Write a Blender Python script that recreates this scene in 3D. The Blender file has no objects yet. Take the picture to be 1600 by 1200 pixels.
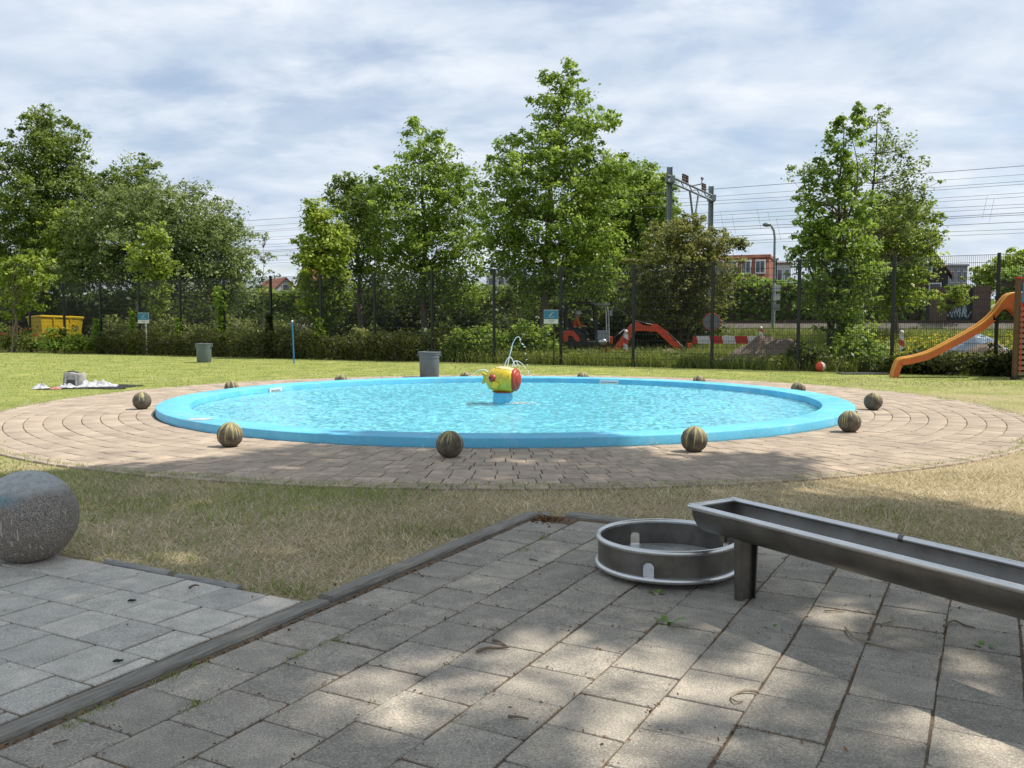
import bpy, bmesh, math, random
import numpy as np
from mathutils import Vector, Matrix

random.seed(7)
rng = np.random.default_rng(11)
SC = bpy.context.scene
COL = SC.collection
R = math.radians

# ------------------------------------------------------------------ camera
CAM_H, FPX, PITCH = 1.45, 1400.0, math.atan(97 / 1400.0)
cam = bpy.data.cameras.new('camera')
cam.sensor_width = 36.0
cam.lens = FPX / 1600.0 * 36.0
cam.clip_end = 4000
camo = bpy.data.objects.new('camera', cam)
camo.location = (0, 0, CAM_H)
camo.rotation_euler = (math.pi / 2 - PITCH, 0, 0)
COL.objects.link(camo)
SC.camera = camo

# ------------------------------------------------------------------ sky and sun
SUN_EL = R(57)
SUN_H = Vector((0.99, 0.10, 0)).normalized()
SUN = Vector((SUN_H.x * math.cos(SUN_EL), SUN_H.y * math.cos(SUN_EL), math.sin(SUN_EL)))
world = bpy.data.worlds.new('World')
SC.world = world
world.use_nodes = True
wn, wl = world.node_tree.nodes, world.node_tree.links
wn.clear()


def wnode(t, **kw):
    n = wn.new(t)
    for k, v in kw.items():
        setattr(n, k, v)
    return n


sky = wnode('ShaderNodeTexSky', sky_type='NISHITA', sun_disc=False)
sky.sun_elevation = SUN_EL
sky.sun_rotation = math.atan2(SUN_H.x, SUN_H.y)
sky.air_density = 1.0
sky.dust_density = 1.5
bg_sky = wnode('ShaderNodeBackground')
bg_sky.inputs['Strength'].default_value = 0.125
wl.new(sky.outputs[0], bg_sky.inputs[0])
tc = wnode('ShaderNodeTexCoord')
sep = wnode('ShaderNodeSeparateXYZ')
wl.new(tc.outputs['Generated'], sep.inputs[0])


def wmath(op, a, b=None, c=None):
    n = wnode('ShaderNodeMath', operation=op)
    for i, v in enumerate((a, b, c)):
        if v is None:
            continue
        if isinstance(v, (int, float)):
            n.inputs[i].default_value = v
        else:
            wl.new(v, n.inputs[i])
    return n.outputs[0]


zz = wmath('ADD', wmath('MAXIMUM', sep.outputs[2], 0.0), 0.22)
cx_, cy_ = wmath('DIVIDE', sep.outputs[0], zz), wmath('DIVIDE', sep.outputs[1], zz)
comb = wnode('ShaderNodeCombineXYZ')
wl.new(cx_, comb.inputs[0])
wl.new(cy_, comb.inputs[1])


def wnoise(scale, detail, rough, dist, stretch=(1, 1, 1), loc=(0, 0, 0), rot=0.0):
    mp = wnode('ShaderNodeMapping')
    mp.inputs['Scale'].default_value = stretch
    mp.inputs['Location'].default_value = loc
    mp.inputs['Rotation'].default_value = (0, 0, rot)
    wl.new(comb.outputs[0], mp.inputs[0])
    n = wnode('ShaderNodeTexNoise')
    n.inputs['Scale'].default_value = scale
    n.inputs['Detail'].default_value = detail
    n.inputs['Roughness'].default_value = rough
    n.inputs['Distortion'].default_value = dist
    wl.new(mp.outputs[0], n.inputs[0])
    return n.outputs[0]


big = wnoise(1.5, 5, 0.55, 0.3, (0.8, 1.0, 1), (3.1, 1.7, 0), R(16))
fine = wnoise(5.0, 6, 0.55, 0.25, (0.8, 1.0, 1), (1.3, 5.2, 0), R(24))
dens = wmath('ADD', wmath('MULTIPLY', big, 0.6), wmath('MULTIPLY', fine, 0.4))
cover = wnode('ShaderNodeMapRange', interpolation_type='SMOOTHSTEP')
wl.new(dens, cover.inputs[0])
for i, v in ((1, 0.38), (2, 0.54), (3, 0.42), (4, 0.99)):
    cover.inputs[i].default_value = v
shadeN = wnoise(3.6, 6, 0.55, 0.25, (0.8, 1.0, 1), (9.1, 2.2, 0), R(20))
ramp = wnode('ShaderNodeValToRGB')
ramp.color_ramp.elements[0].position = 0.30
ramp.color_ramp.elements[0].color = (0.46, 0.56, 0.71, 1)
ramp.color_ramp.elements[1].position = 0.70
ramp.color_ramp.elements[1].color = (0.79, 0.84, 0.90, 1)
wl.new(shadeN, ramp.inputs[0])
bg_cl = wnode('ShaderNodeBackground')
bg_cl.inputs['Strength'].default_value = 0.97
wl.new(ramp.outputs[0], bg_cl.inputs[0])
mixw = wnode('ShaderNodeMixShader')
wl.new(cover.outputs[0], mixw.inputs[0])
wl.new(bg_sky.outputs[0], mixw.inputs[1])
wl.new(bg_cl.outputs[0], mixw.inputs[2])
wo = wnode('ShaderNodeOutputWorld')
wl.new(mixw.outputs[0], wo.inputs[0])

sl = bpy.data.lights.new('sun', 'SUN')
sl.energy = 4.7
sl.angle = R(0.6)
sl.color = (1.0, 0.93, 0.82)
so = bpy.data.objects.new('sun', sl)
so.rotation_euler = SUN.to_track_quat('Z', 'Y').to_euler()
so.location = (30, 10, 40)
sl.cycles.is_caustics_light = True
COL.objects.link(so)

SC.view_settings.view_transform = 'Standard'
SC.view_settings.look = 'None'
SC.view_settings.gamma = 1.0
SC.view_settings.exposure = 0.25
SC.view_settings.use_curve_mapping = False
SC.render.engine = 'CYCLES'
SC.cycles.max_bounces = 8
SC.cycles.transparent_max_bounces = 12
SC.cycles.caustics_reflective = False
SC.cycles.caustics_refractive = True
SC.cycles.use_denoising = True

# ------------------------------------------------------------------ helpers


def ray(x, y):
    u, w = (x - 800) / FPX, (600 - y) / FPX
    return u, math.cos(PITCH) + w * math.sin(PITCH), -math.sin(PITCH) + w * math.cos(PITCH)


def ground(x, y, z=0.0):
    d = ray(x, y)
    t = (z - CAM_H) / d[2]
    return d[0] * t, d[1] * t


def at(x, y, Y):
    d = ray(x, y)
    t = Y / d[1]
    return Vector((d[0] * t, Y, CAM_H + d[2] * t))


def tag(o, label=None, cat=None, group=None, kind=None):
    if label:
        o['label'] = label
    if cat:
        o['category'] = cat
    if group:
        o['group'] = group
    if kind:
        o['kind'] = kind
    return o


def empty(name, loc, label=None, cat=None, group=None):
    o = bpy.data.objects.new(name, None)
    o.empty_display_size = 0.1
    o.location = loc
    COL.objects.link(o)
    return tag(o, label, cat, group)


def root_loc(p):
    v = Vector((0, 0, 0))
    while p is not None:
        v += p.location
        p = p.parent
    return v


def link_mesh(name, me, parent=None):
    o = bpy.data.objects.new(name, me)
    COL.objects.link(o)
    if parent is not None:
        o.parent = parent
    return o


def fast_mesh(name, verts, faces, mat, tint=None, smooth=False):
    """verts (N,3) array, faces (M,k) array"""
    me = bpy.data.meshes.new(name)
    verts = np.asarray(verts, np.float32)
    faces = np.asarray(faces, np.int32)
    m, k = faces.shape
    me.vertices.add(len(verts))
    me.vertices.foreach_set('co', verts.ravel())
    me.loops.add(m * k)
    me.loops.foreach_set('vertex_index', faces.ravel())
    me.polygons.add(m)
    me.polygons.foreach_set('loop_start', np.arange(0, m * k, k, dtype=np.int32))
    me.polygons.foreach_set('loop_total', np.full(m, k, np.int32))
    if smooth:
        me.polygons.foreach_set('use_smooth', np.ones(m, bool))
    if tint is not None:
        a = me.attributes.new('tint', 'FLOAT_COLOR', 'POINT')
        c = np.ones((len(verts), 4), np.float32)
        c[:, :3] = tint
        a.data.foreach_set('color', c.ravel())
    me.update(calc_edges=True)
    me.validate()
    if mat:
        me.materials.append(mat)
    return me


class MB:
    """collects shapes in world coordinates; build() links them as one mesh object"""

    def __init__(self):
        self.v, self.f, self.fm = [], [], []
        self.mi = 0

    def add(self, vs, fs):
        o = len(self.v)
        self.v += [tuple(p) for p in vs]
        self.f += [tuple(i + o for i in f) for f in fs]
        self.fm += [self.mi] * len(fs)
        return self

    def box(self, c, s, rz=0.0, M=None):
        hx, hy, hz = s[0] / 2, s[1] / 2, s[2] / 2
        ps = [Vector((x, y, z)) for z in (-hz, hz) for x, y in ((-hx, -hy), (hx, -hy), (hx, hy), (-hx, hy))]
        T = Matrix.Translation(c) @ (Matrix.Rotation(rz, 4, 'Z') if M is None else M)
        self.add([T @ p for p in ps], [(3, 2, 1, 0), (4, 5, 6, 7), (0, 1, 5, 4), (1, 2, 6, 5), (2, 3, 7, 6), (3, 0, 4, 7)])
        return self

    def bbox(self, c, s, b=0.01, rz=0.0, M=None):
        """bevelled box"""
        bm = bmesh.new()
        bmesh.ops.create_cube(bm, size=1.0)
        bmesh.ops.scale(bm, vec=s, verts=bm.verts)
        bmesh.ops.bevel(bm, geom=bm.edges[:], offset=b, segments=2, affect='EDGES', profile=0.6)
        T = Matrix.Translation(c) @ (Matrix.Rotation(rz, 4, 'Z') if M is None else M)
        bmesh.ops.transform(bm, matrix=T, verts=bm.verts)
        bm.verts.index_update()
        self.add([v.co.copy() for v in bm.verts], [[v.index for v in f.verts] for f in bm.faces])
        bm.free()
        return self

    def tube(self, pts, rad, n=8, cap=True, closed=False):
        pts = [Vector(p) for p in pts]
        m = len(pts)
        rads = rad if isinstance(rad, (list, tuple)) else [rad] * m
        vs, up = [], None
        for i, p in enumerate(pts):
            if closed:
                t = (pts[(i + 1) % m] - pts[i - 1]).normalized()
            else:
                t = (pts[min(i + 1, m - 1)] - pts[max(i - 1, 0)]).normalized()
            if up is None:
                up = Vector((0, 0, 1)) if abs(t.z) < 0.9 else Vector((1, 0, 0))
            a = t.cross(up)
            if a.length < 1e-5:
                a = t.orthogonal()
            a.normalize()
            b = a.cross(t).normalized()
            up = b
            for k in range(n):
                an = 2 * math.pi * k / n
                vs.append(p + (a * math.cos(an) + b * math.sin(an)) * rads[i])
        fs = []
        for i in range(m if closed else m - 1):
            j = (i + 1) % m
            for k in range(n):
                l = (k + 1) % n
                fs.append((i * n + k, i * n + l, j * n + l, j * n + k))
        if cap and not closed:
            fs.append(tuple(range(n - 1, -1, -1)))
            fs.append(tuple((m - 1) * n + k for k in range(n)))
        return self.add(vs, fs)

    def lathe(self, prof, c=(0, 0, 0), n=32, closed=False):
        """prof: list of (r, z)"""
        vs, fs = [], []
        m = len(prof)
        for r, z in prof:
            for k in range(n):
                a = 2 * math.pi * k / n
                vs.append((c[0] + r * math.cos(a), c[1] + r * math.sin(a), c[2] + z))
        for i in range(m if closed else m - 1):
            j = (i + 1) % m
            for k in range(n):
                l = (k + 1) % n
                fs.append((i * n + k, i * n + l, j * n + l, j * n + k))
        return self.add(vs, fs)

    def prism(self, poly, axis_a, axis_b, axis_n, c, t):
        """polygon (a,b) extruded by thickness t along n, centred"""
        A, B, N, c = Vector(axis_a), Vector(axis_b), Vector(axis_n), Vector(c)
        k = len(poly)
        vs = [c + A * a + B * b - N * t / 2 for a, b in poly] + [c + A * a + B * b + N * t / 2 for a, b in poly]
        fs = [tuple(range(k - 1, -1, -1)), tuple(range(k, 2 * k))] + [(i, (i + 1) % k, k + (i + 1) % k, k + i) for i in range(k)]
        return self.add(vs, fs)

    def sphere(self, c, r, n=16, m=10, s=(1, 1, 1)):
        vs = [(c[0], c[1], c[2] - r * s[2])]
        for i in range(1, m):
            ph = -math.pi / 2 + math.pi * i / m
            for k in range(n):
                a = 2 * math.pi * k / n
                vs.append((c[0] + r * s[0] * math.cos(ph) * math.cos(a), c[1] + r * s[1] * math.cos(ph) * math.sin(a), c[2] + r * s[2] * math.sin(ph)))
        vs.append((c[0], c[1], c[2] + r * s[2]))
        fs = [(0, 1 + (k + 1) % n, 1 + k) for k in range(n)]
        for i in range(m - 2):
            for k in range(n):
                l = (k + 1) % n
                fs.append((1 + i * n + k, 1 + i * n + l, 1 + (i + 1) * n + l, 1 + (i + 1) * n + k))
        L = len(vs) - 1
        o = 1 + (m - 2) * n
        fs += [(o + k, o + (k + 1) % n, L) for k in range(n)]
        return self.add(vs, fs)

    def build(self, name, mat, parent=None, smooth=False, local=False, origin=None):
        me = bpy.data.meshes.new(name)
        v = np.array(self.v, float)
        loc = Vector((0, 0, 0))
        if not local:
            if parent is not None:
                v = v - np.array(root_loc(parent))
            else:
                loc = Vector(origin) if origin is not None else Vector(((v[:, 0].min() + v[:, 0].max()) / 2, (v[:, 1].min() + v[:, 1].max()) / 2, v[:, 2].min()))
                v = v - np.array(loc)
        me.from_pydata([tuple(p) for p in v], [], self.f)
        mats = mat if isinstance(mat, (list, tuple)) else [mat]
        for m in mats:
            me.materials.append(m)
        if len(mats) > 1:
            me.polygons.foreach_set('material_index', np.array(self.fm, np.int32))
        bm = bmesh.new()
        bm.from_mesh(me)
        bmesh.ops.recalc_face_normals(bm, faces=bm.faces)
        bm.to_mesh(me)
        bm.free()
        if smooth:
            me.polygons.foreach_set('use_smooth', np.ones(len(me.polygons), bool))
            try:
                me.set_sharp_from_angle(angle=R(40))
            except Exception:
                pass
        me.update()
        o = link_mesh(name, me, parent)
        o.location = loc
        return o


# ------------------------------------------------------------------ materials
MATS = {}


class NT:
    def __init__(self, name):
        m = bpy.data.materials.new(name)
        m.use_nodes = True
        self.m, self.n, self.l = m, m.node_tree.nodes, m.node_tree.links
        self.b = self.n['Principled BSDF']
        self.out = self.n['Material Output']
        MATS[name] = m

    def new(self, t, **kw):
        n = self.n.new(t)
        for k, v in kw.items():
            setattr(n, k, v)
        return n

    def set(self, sock, v):
        if isinstance(v, bpy.types.NodeSocket):
            self.l.new(v, sock)
        elif isinstance(v, (tuple, list)) and len(v) == 3 and sock.type == 'RGBA':
            sock.default_value = (*v, 1)
        else:
            sock.default_value = v

    def coord(self, kind='Object'):
        return self.new('ShaderNodeTexCoord').outputs[kind]

    def geo(self, k='Position'):
        return self.new('ShaderNodeNewGeometry').outputs[k]

    def mapping(self, vec, scale=(1, 1, 1), rot=(0, 0, 0), loc=(0, 0, 0)):
        n = self.new('ShaderNodeMapping')
        self.set(n.inputs[0], vec)
        n.inputs['Scale'].default_value = scale
        n.inputs['Rotation'].default_value = rot
        n.inputs['Location'].default_value = loc
        return n.outputs[0]

    def noise(self, vec, scale, detail=4, rough=0.55, dist=0.0):
        n = self.new('ShaderNodeTexNoise')
        self.set(n.inputs['Vector'], vec)
        n.inputs['Scale'].default_value = scale
        n.inputs['Detail'].default_value = detail
        n.inputs['Roughness'].default_value = rough
        n.inputs['Distortion'].default_value = dist
        return n.outputs[0]

    def voronoi(self, vec, scale, feature='F1', out=0):
        n = self.new('ShaderNodeTexVoronoi', feature=feature)
        self.set(n.inputs['Vector'], vec)
        n.inputs['Scale'].default_value = scale
        return n.outputs[out]

    def ramp(self, f, stops):
        n = self.new('ShaderNodeValToRGB')
        self.set(n.inputs[0], f)
        e = n.color_ramp.elements
        while len(e) < len(stops):
            e.new(0.5)
        for i, (p, c) in enumerate(stops):
            e[i].position = p
            e[i].color = (*c, 1) if len(c) == 3 else c
        return n.outputs[0]

    def rng(self, f, a, b, c=0.0, d=1.0):
        n = self.new('ShaderNodeMapRange')
        self.set(n.inputs[0], f)
        for i, v in ((1, a), (2, b), (3, c), (4, d)):
            self.set(n.inputs[i], v)
        return n.outputs[0]

    def math(self, op, a, b=None):
        n = self.new('ShaderNodeMath', operation=op)
        self.set(n.inputs[0], a)
        if b is not None:
            self.set(n.inputs[1], b)
        return n.outputs[0]

    def mix(self, f, a, b, mode='MIX'):
        n = self.new('ShaderNodeMix', data_type='RGBA', blend_type=mode)
        self.set(n.inputs[0], f)
        self.set(n.inputs[6], a)
        self.set(n.inputs[7], b)
        return n.outputs[2]

    def bump(self, h, strength=0.3, dist=0.01, normal=None):
        n = self.new('ShaderNodeBump')
        n.inputs['Strength'].default_value = strength
        n.inputs['Distance'].default_value = dist
        self.set(n.inputs['Height'], h)
        if normal is not None:
            self.set(n.inputs['Normal'], normal)
        return n.outputs[0]

    def rand(self):
        return self.new('ShaderNodeObjectInfo').outputs['Random']

    def fin(self, col=None, rough=None, metal=None, normal=None, spec=None):
        if col is not None:
            self.set(self.b.inputs['Base Color'], col)
        if rough is not None:
            self.set(self.b.inputs['Roughness'], rough)
        if metal is not None:
            self.set(self.b.inputs['Metallic'], metal)
        if normal is not None:
            self.set(self.b.inputs['Normal'], normal)
        if spec is not None:
            self.set(self.b.inputs['Specular IOR Level'], spec)
        return self.m


def plain(name, col, rough=0.55, metal=0.0, var=0.25, scale=6.0, bump=0.15, bscale=40.0, spec=None):
    """a painted, plastic, cloth or metal surface with uneven tone and fine relief"""
    t = NT(name)
    c = t.coord()
    n1 = t.noise(c, scale, 5, 0.6)
    n2 = t.noise(c, scale * 9, 3, 0.6)
    d = tuple(x * (1 - var) for x in col)
    u = tuple(min(1, x * (1 + var * 0.5)) for x in col)
    k = t.ramp(n1, [(0.3, d), (0.55, col), (0.75, u)])
    k = t.mix(t.rng(n2, 0.35, 0.65, 0.0, 0.35), k, d)
    r = t.rng(n1, 0.3, 0.7, max(0.05, rough - 0.1), min(1, rough + 0.1))
    return t.fin(k, r, metal, t.bump(t.noise(c, bscale, 4), bump, 0.004) if bump else None, spec)


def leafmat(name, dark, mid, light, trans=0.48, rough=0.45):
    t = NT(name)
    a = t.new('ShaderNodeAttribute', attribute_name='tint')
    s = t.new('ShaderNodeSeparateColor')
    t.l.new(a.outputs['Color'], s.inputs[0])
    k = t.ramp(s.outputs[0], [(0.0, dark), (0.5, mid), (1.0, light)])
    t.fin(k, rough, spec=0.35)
    tr = t.new('ShaderNodeBsdfTranslucent')
    tk = t.mix(0.75, k, (0.13, 0.16, 0.02), 'ADD')
    t.l.new(tk, tr.inputs[0])
    mx = t.new('ShaderNodeMixShader')
    mx.inputs[0].default_value = trans
    t.l.new(t.b.outputs[0], mx.inputs[1])
    t.l.new(tr.outputs[0], mx.inputs[2])
    t.l.new(mx.outputs[0], t.out.inputs[0])
    return t.m


leafmat('leaf_alder', (0.036, 0.064, 0.017), (0.122, 0.187, 0.039), (0.293, 0.368, 0.082))
leafmat('leaf_willow', (0.055, 0.085, 0.03), (0.165, 0.225, 0.075), (0.31, 0.37, 0.15))
leafmat('leaf_lime', (0.083, 0.133, 0.014), (0.233, 0.319, 0.040), (0.449, 0.512, 0.090))
leafmat('leaf_bright', (0.071, 0.125, 0.015), (0.187, 0.292, 0.041), (0.385, 0.499, 0.094))
leafmat('leaf_hawthorn', (0.054, 0.061, 0.016), (0.158, 0.173, 0.048), (0.309, 0.287, 0.099))
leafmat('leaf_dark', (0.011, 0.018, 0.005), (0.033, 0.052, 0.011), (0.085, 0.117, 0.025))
leafmat('leaf_hedge', (0.027, 0.026, 0.008), (0.066, 0.073, 0.019), (0.138, 0.143, 0.039))
leafmat('leaf_weed', (0.062, 0.084, 0.018), (0.182, 0.224, 0.052), (0.380, 0.395, 0.121))
leafmat('blade_lawn', (0.14, 0.20, 0.05), (0.275, 0.335, 0.095), (0.49, 0.47, 0.21), 0.3, 0.6)
leafmat('blade_dry', (0.30, 0.245, 0.15), (0.60, 0.505, 0.335), (0.80, 0.70, 0.50), 0.25, 0.7)
leafmat('petal_yellow', (0.55, 0.42, 0.02), (0.75, 0.58, 0.03), (0.8, 0.7, 0.1))
leafmat('petal_red', (0.45, 0.02, 0.03), (0.6, 0.04, 0.06), (0.7, 0.15, 0.16))
leafmat('litter', (0.05, 0.025, 0.012), (0.14, 0.065, 0.025), (0.26, 0.15, 0.07), 0.1, 0.8)


def bark(name, col):
    t = NT(name)
    c = t.mapping(t.coord(), (1, 1, 0.2))
    n = t.noise(c, 18, 5, 0.65, 0.4)
    return t.fin(t.ramp(n, [(0.3, tuple(x * 0.45 for x in col)), (0.7, col)]), 0.9, 0, t.bump(n, 0.8, 0.02))


bark('bark_grey', (0.17, 0.145, 0.115))
bark('bark_brown', (0.11, 0.075, 0.05))
bark('bark_pale', (0.26, 0.22, 0.17))


def lawn_material():
    t = NT('lawn_soil')
    p = t.geo()
    n1 = t.noise(p, 0.35, 5, 0.6, 0.6)
    n2 = t.noise(p, 3.0, 5, 0.65)
    n3 = t.noise(p, 45.0, 4, 0.7)
    green = t.ramp(t.noise(p, 1.3, 4), [(0.3, (0.17, 0.215, 0.05)), (0.7, (0.33, 0.35, 0.10))])
    straw = t.ramp(n3, [(0.25, (0.22, 0.175, 0.11)), (0.75, (0.54, 0.44, 0.275))])
    sx = t.new('ShaderNodeSeparateXYZ')
    t.l.new(p, sx.inputs[0])
    # worn, dry turf round the near side of the pool, greener to the left and towards the fence
    near = t.rng(sx.outputs[1], 7.0, 24.0, 1.0, 0.12)
    right = t.rng(sx.outputs[0], -8.0, 0.0, 0.15, 1.0)
    dry = t.math('MULTIPLY', near, right)
    dry = t.math('ADD', dry, t.math('MULTIPLY', t.math('SUBTRACT', n1, 0.5), 1.1))
    dry = t.math('ADD', dry, t.math('MULTIPLY', t.math('SUBTRACT', n2, 0.5), 0.7))
    k = t.mix(t.rng(dry, 0.2, 0.75), green, straw)
    k = t.mix(t.rng(n3, 0.3, 0.5, 0.4, 0.0), k, (0.10, 0.085, 0.05))
    soil = t.ramp(n2, [(0.3, (0.035, 0.035, 0.015)), (0.7, (0.09, 0.085, 0.04))])
    c_ = t.math('ADD', sx.outputs[1], t.math('MULTIPLY', sx.outputs[0], 0.534))
    k = t.mix(t.rng(c_, 30.6, 31.4), k, soil)
    return t.fin(k, 0.95, 0, t.bump(n3, 0.7, 0.02), 0.1)


lawn_material()


def tile_material(name, base, warm, speck=1.0):
    t = NT(name)
    c = t.coord()
    r = t.rand()
    off = t.new('ShaderNodeCombineXYZ')
    for i, k in enumerate((37.0, 91.0, 53.0)):
        t.l.new(t.math('MULTIPLY', r, k), off.inputs[i])
    va = t.new('ShaderNodeVectorMath', operation='ADD')
    t.l.new(c, va.inputs[0])
    t.l.new(off.outputs[0], va.inputs[1])
    v = va.outputs[0]
    st = t.noise(v, 7, 5, 0.65, 0.4)
    sp = t.noise(v, 130, 3, 0.75)
    vo = t.voronoi(v, 170)
    k = t.ramp(st, [(0.28, tuple(x * 0.72 for x in base)), (0.52, base), (0.75, tuple(x * 1.22 for x in warm))])
    k = t.mix(t.rng(sp, 0.35, 0.5, 0.55 * speck, 0.0), k, tuple(x * 0.38 for x in base))
    k = t.mix(t.rng(sp, 0.55, 0.72, 0.0, 0.6 * speck), k, tuple(min(1, x * 2.1) for x in base))
    k = t.mix(1.0, k, t.ramp(r, [(0, (0.84, 0.84, 0.83)), (1, (1.12, 1.10, 1.07))]), 'MULTIPLY')
    h = t.math('ADD', t.math('MULTIPLY', sp, 0.7), t.math('MULTIPLY', vo, 0.5))
    return t.fin(k, 0.9, 0, t.bump(h, 0.55, 0.004), 0.25)


tile_material('tile_grey', (0.36, 0.328, 0.282), (0.42, 0.37, 0.30), 1.25)
tile_material('tile_pale', (0.54, 0.505, 0.45), (0.56, 0.515, 0.45), 1.1)
tile_material('brick_tan', (0.40, 0.325, 0.255), (0.45, 0.365, 0.28), 0.45)


def brick_joined_material():
    """same brick, for the courses too small to be picked apart: tone changes from brick to brick by a cell attribute"""
    t = NT('brick_tan_far')
    p = t.geo()
    a = t.new('ShaderNodeAttribute', attribute_name='tint')
    st = t.noise(p, 2.2, 5, 0.65, 0.4)
    sp = t.noise(p, 120, 2, 0.7)
    k = t.ramp(st, [(0.28, (0.29, 0.235, 0.185)), (0.52, (0.41, 0.335, 0.262)), (0.75, (0.50, 0.405, 0.31))])
    k = t.mix(t.rng(sp, 0.35, 0.5, 0.3, 0.0), k, (0.12, 0.10, 0.08))
    k = t.mix(1.0, k, a.outputs['Color'], 'MULTIPLY')
    return t.fin(k, 0.92, 0, t.bump(sp, 0.4, 0.004), 0.2)


brick_joined_material()


def soil_material(name, a, b):
    t = NT(name)
    p = t.geo()
    n = t.noise(p, 30, 5, 0.7)
    m = t.noise(p, 3, 4, 0.6)
    k = t.mix(t.rng(m, 0.4, 0.65), t.ramp(n, [(0.3, tuple(x * 0.5 for x in a)), (0.7, a)]), t.ramp(n, [(0.3, tuple(x * 0.5 for x in b)), (0.7, b)]))
    return t.fin(k, 0.95, 0, t.bump(n, 0.8, 0.02), 0.1)


soil_material('joint_soil', (0.20, 0.16, 0.12), (0.27, 0.185, 0.115))
soil_material('joint_sand', (0.16, 0.125, 0.09), (0.12, 0.11, 0.06))
soil_material('dug_earth', (0.25, 0.19, 0.15), (0.34, 0.27, 0.22))
soil_material('ballast', (0.24, 0.21, 0.19), (0.17, 0.15, 0.14))
soil_material('bank_soil', (0.09, 0.10, 0.035), (0.13, 0.14, 0.05))


def pool_paint(name, col, worn=0.5):
    t = NT(name)
    p = t.geo()
    n = t.noise(p, 1.1, 5, 0.6)
    f = t.noise(p, 24, 4, 0.65)
    k = t.ramp(n, [(0.3, tuple(x * 0.84 for x in col)), (0.7, tuple(min(1, x * 1.08) for x in col))])
    k = t.mix(t.rng(t.noise(p, 2.6, 6, 0.7), 0.52, 0.72, 0.0, worn * 0.8), k, tuple(min(1, x * 0.6 + 0.33) for x in col))
    k = t.mix(t.rng(f, 0.60, 0.70, 0.0, worn), k, (0.55, 0.72, 0.76))
    k = t.mix(t.rng(t.noise(p, 9, 6, 0.75), 0.62, 0.70, 0.0, worn), k, (0.12, 0.24, 0.27))
    sx = t.new('ShaderNodeSeparateXYZ')
    t.l.new(p, sx.inputs[0])
    low = t.rng(t.math('ADD', sx.outputs[2], t.math('MULTIPLY', t.noise(p, 5, 5, 0.7), 0.05)), 0.03, 0.06, worn * 1.4, 0.0)
    k = t.mix(low, k, (0.13, 0.16, 0.14))
    h = t.math('ADD', f, t.math('MULTIPLY', n, 3.0))
    return t.fin(k, t.rng(n, 0.3, 0.7, 0.4, 0.7), 0, t.bump(h, 0.4, 0.006))


pool_paint('pool_paint', (0.115, 0.50, 0.73), 0.5)
pool_paint('pool_floor_paint', (0.16, 0.74, 0.96), 0.0)


def water_material():
    """clear water, slightly milky: a pale diffuse share put in to brighten its dark ripples"""
    t = NT('pool_water')
    t.fin((0.93, 0.99, 1.0), 0.0)
    t.b.inputs['Transmission Weight'].default_value = 1.0
    t.b.inputs['IOR'].default_value = 1.33
    df = t.new('ShaderNodeBsdfDiffuse')
    df.inputs[0].default_value = (0.38, 0.83, 0.97, 1)
    mx = t.new('ShaderNodeMixShader')
    mx.inputs[0].default_value = 0.11
    t.l.new(t.b.outputs[0], mx.inputs[1])
    t.l.new(df.outputs[0], mx.inputs[2])
    t.l.new(mx.outputs[0], t.out.inputs[0])
    return t.m


water_material()


def spray_material():
    t = NT('water_spray')
    t.fin((0.95, 0.96, 0.97), 0.2)
    tr = t.new('ShaderNodeBsdfTransparent')
    mx = t.new('ShaderNodeMixShader')
    mx.inputs[0].default_value = 0.85
    t.l.new(tr.outputs[0], mx.inputs[1])
    t.l.new(t.b.outputs[0], mx.inputs[2])
    t.l.new(mx.outputs[0], t.out.inputs[0])


spray_material()


def steel_material():
    t = NT('brushed_shaded_steel')
    c = t.coord()
    n = t.noise(t.mapping(c, (3, 40, 40)), 3, 4, 0.6)
    s = t.noise(c, 5, 6, 0.7)
    k = t.ramp(s, [(0.3, (0.12, 0.112, 0.098)), (0.7, (0.23, 0.216, 0.195))])  # dark steel tone; shaded ground mirrored in the sides is put into it
    k = t.mix(t.rng(t.noise(c, 70, 4, 0.75), 0.60, 0.72, 0, 0.5), k, (0.16, 0.145, 0.125))
    r = t.rng(s, 0.3, 0.7, 0.34, 0.52)
    return t.fin(k, r, 0.85, t.bump(n, 0.08, 0.002))


steel_material()
plain('sky_bright_steel', (0.50, 0.50, 0.49), 0.3, 0.35, 0.25, 6, 0.1)  # pale, less metallic; sky reflection on the basin floor is put into the colour


def rim_material():
    t = NT('polished_lit_steel')
    c = t.coord()
    s = t.noise(c, 9, 5, 0.7)
    k = t.ramp(s, [(0.3, (0.58, 0.58, 0.57)), (0.7, (0.72, 0.72, 0.71))])  # smoother finish; white sky reflection on the rims also put into the colour
    return t.fin(k, t.rng(s, 0.3, 0.7, 0.22, 0.38), 0.9)


rim_material()


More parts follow.
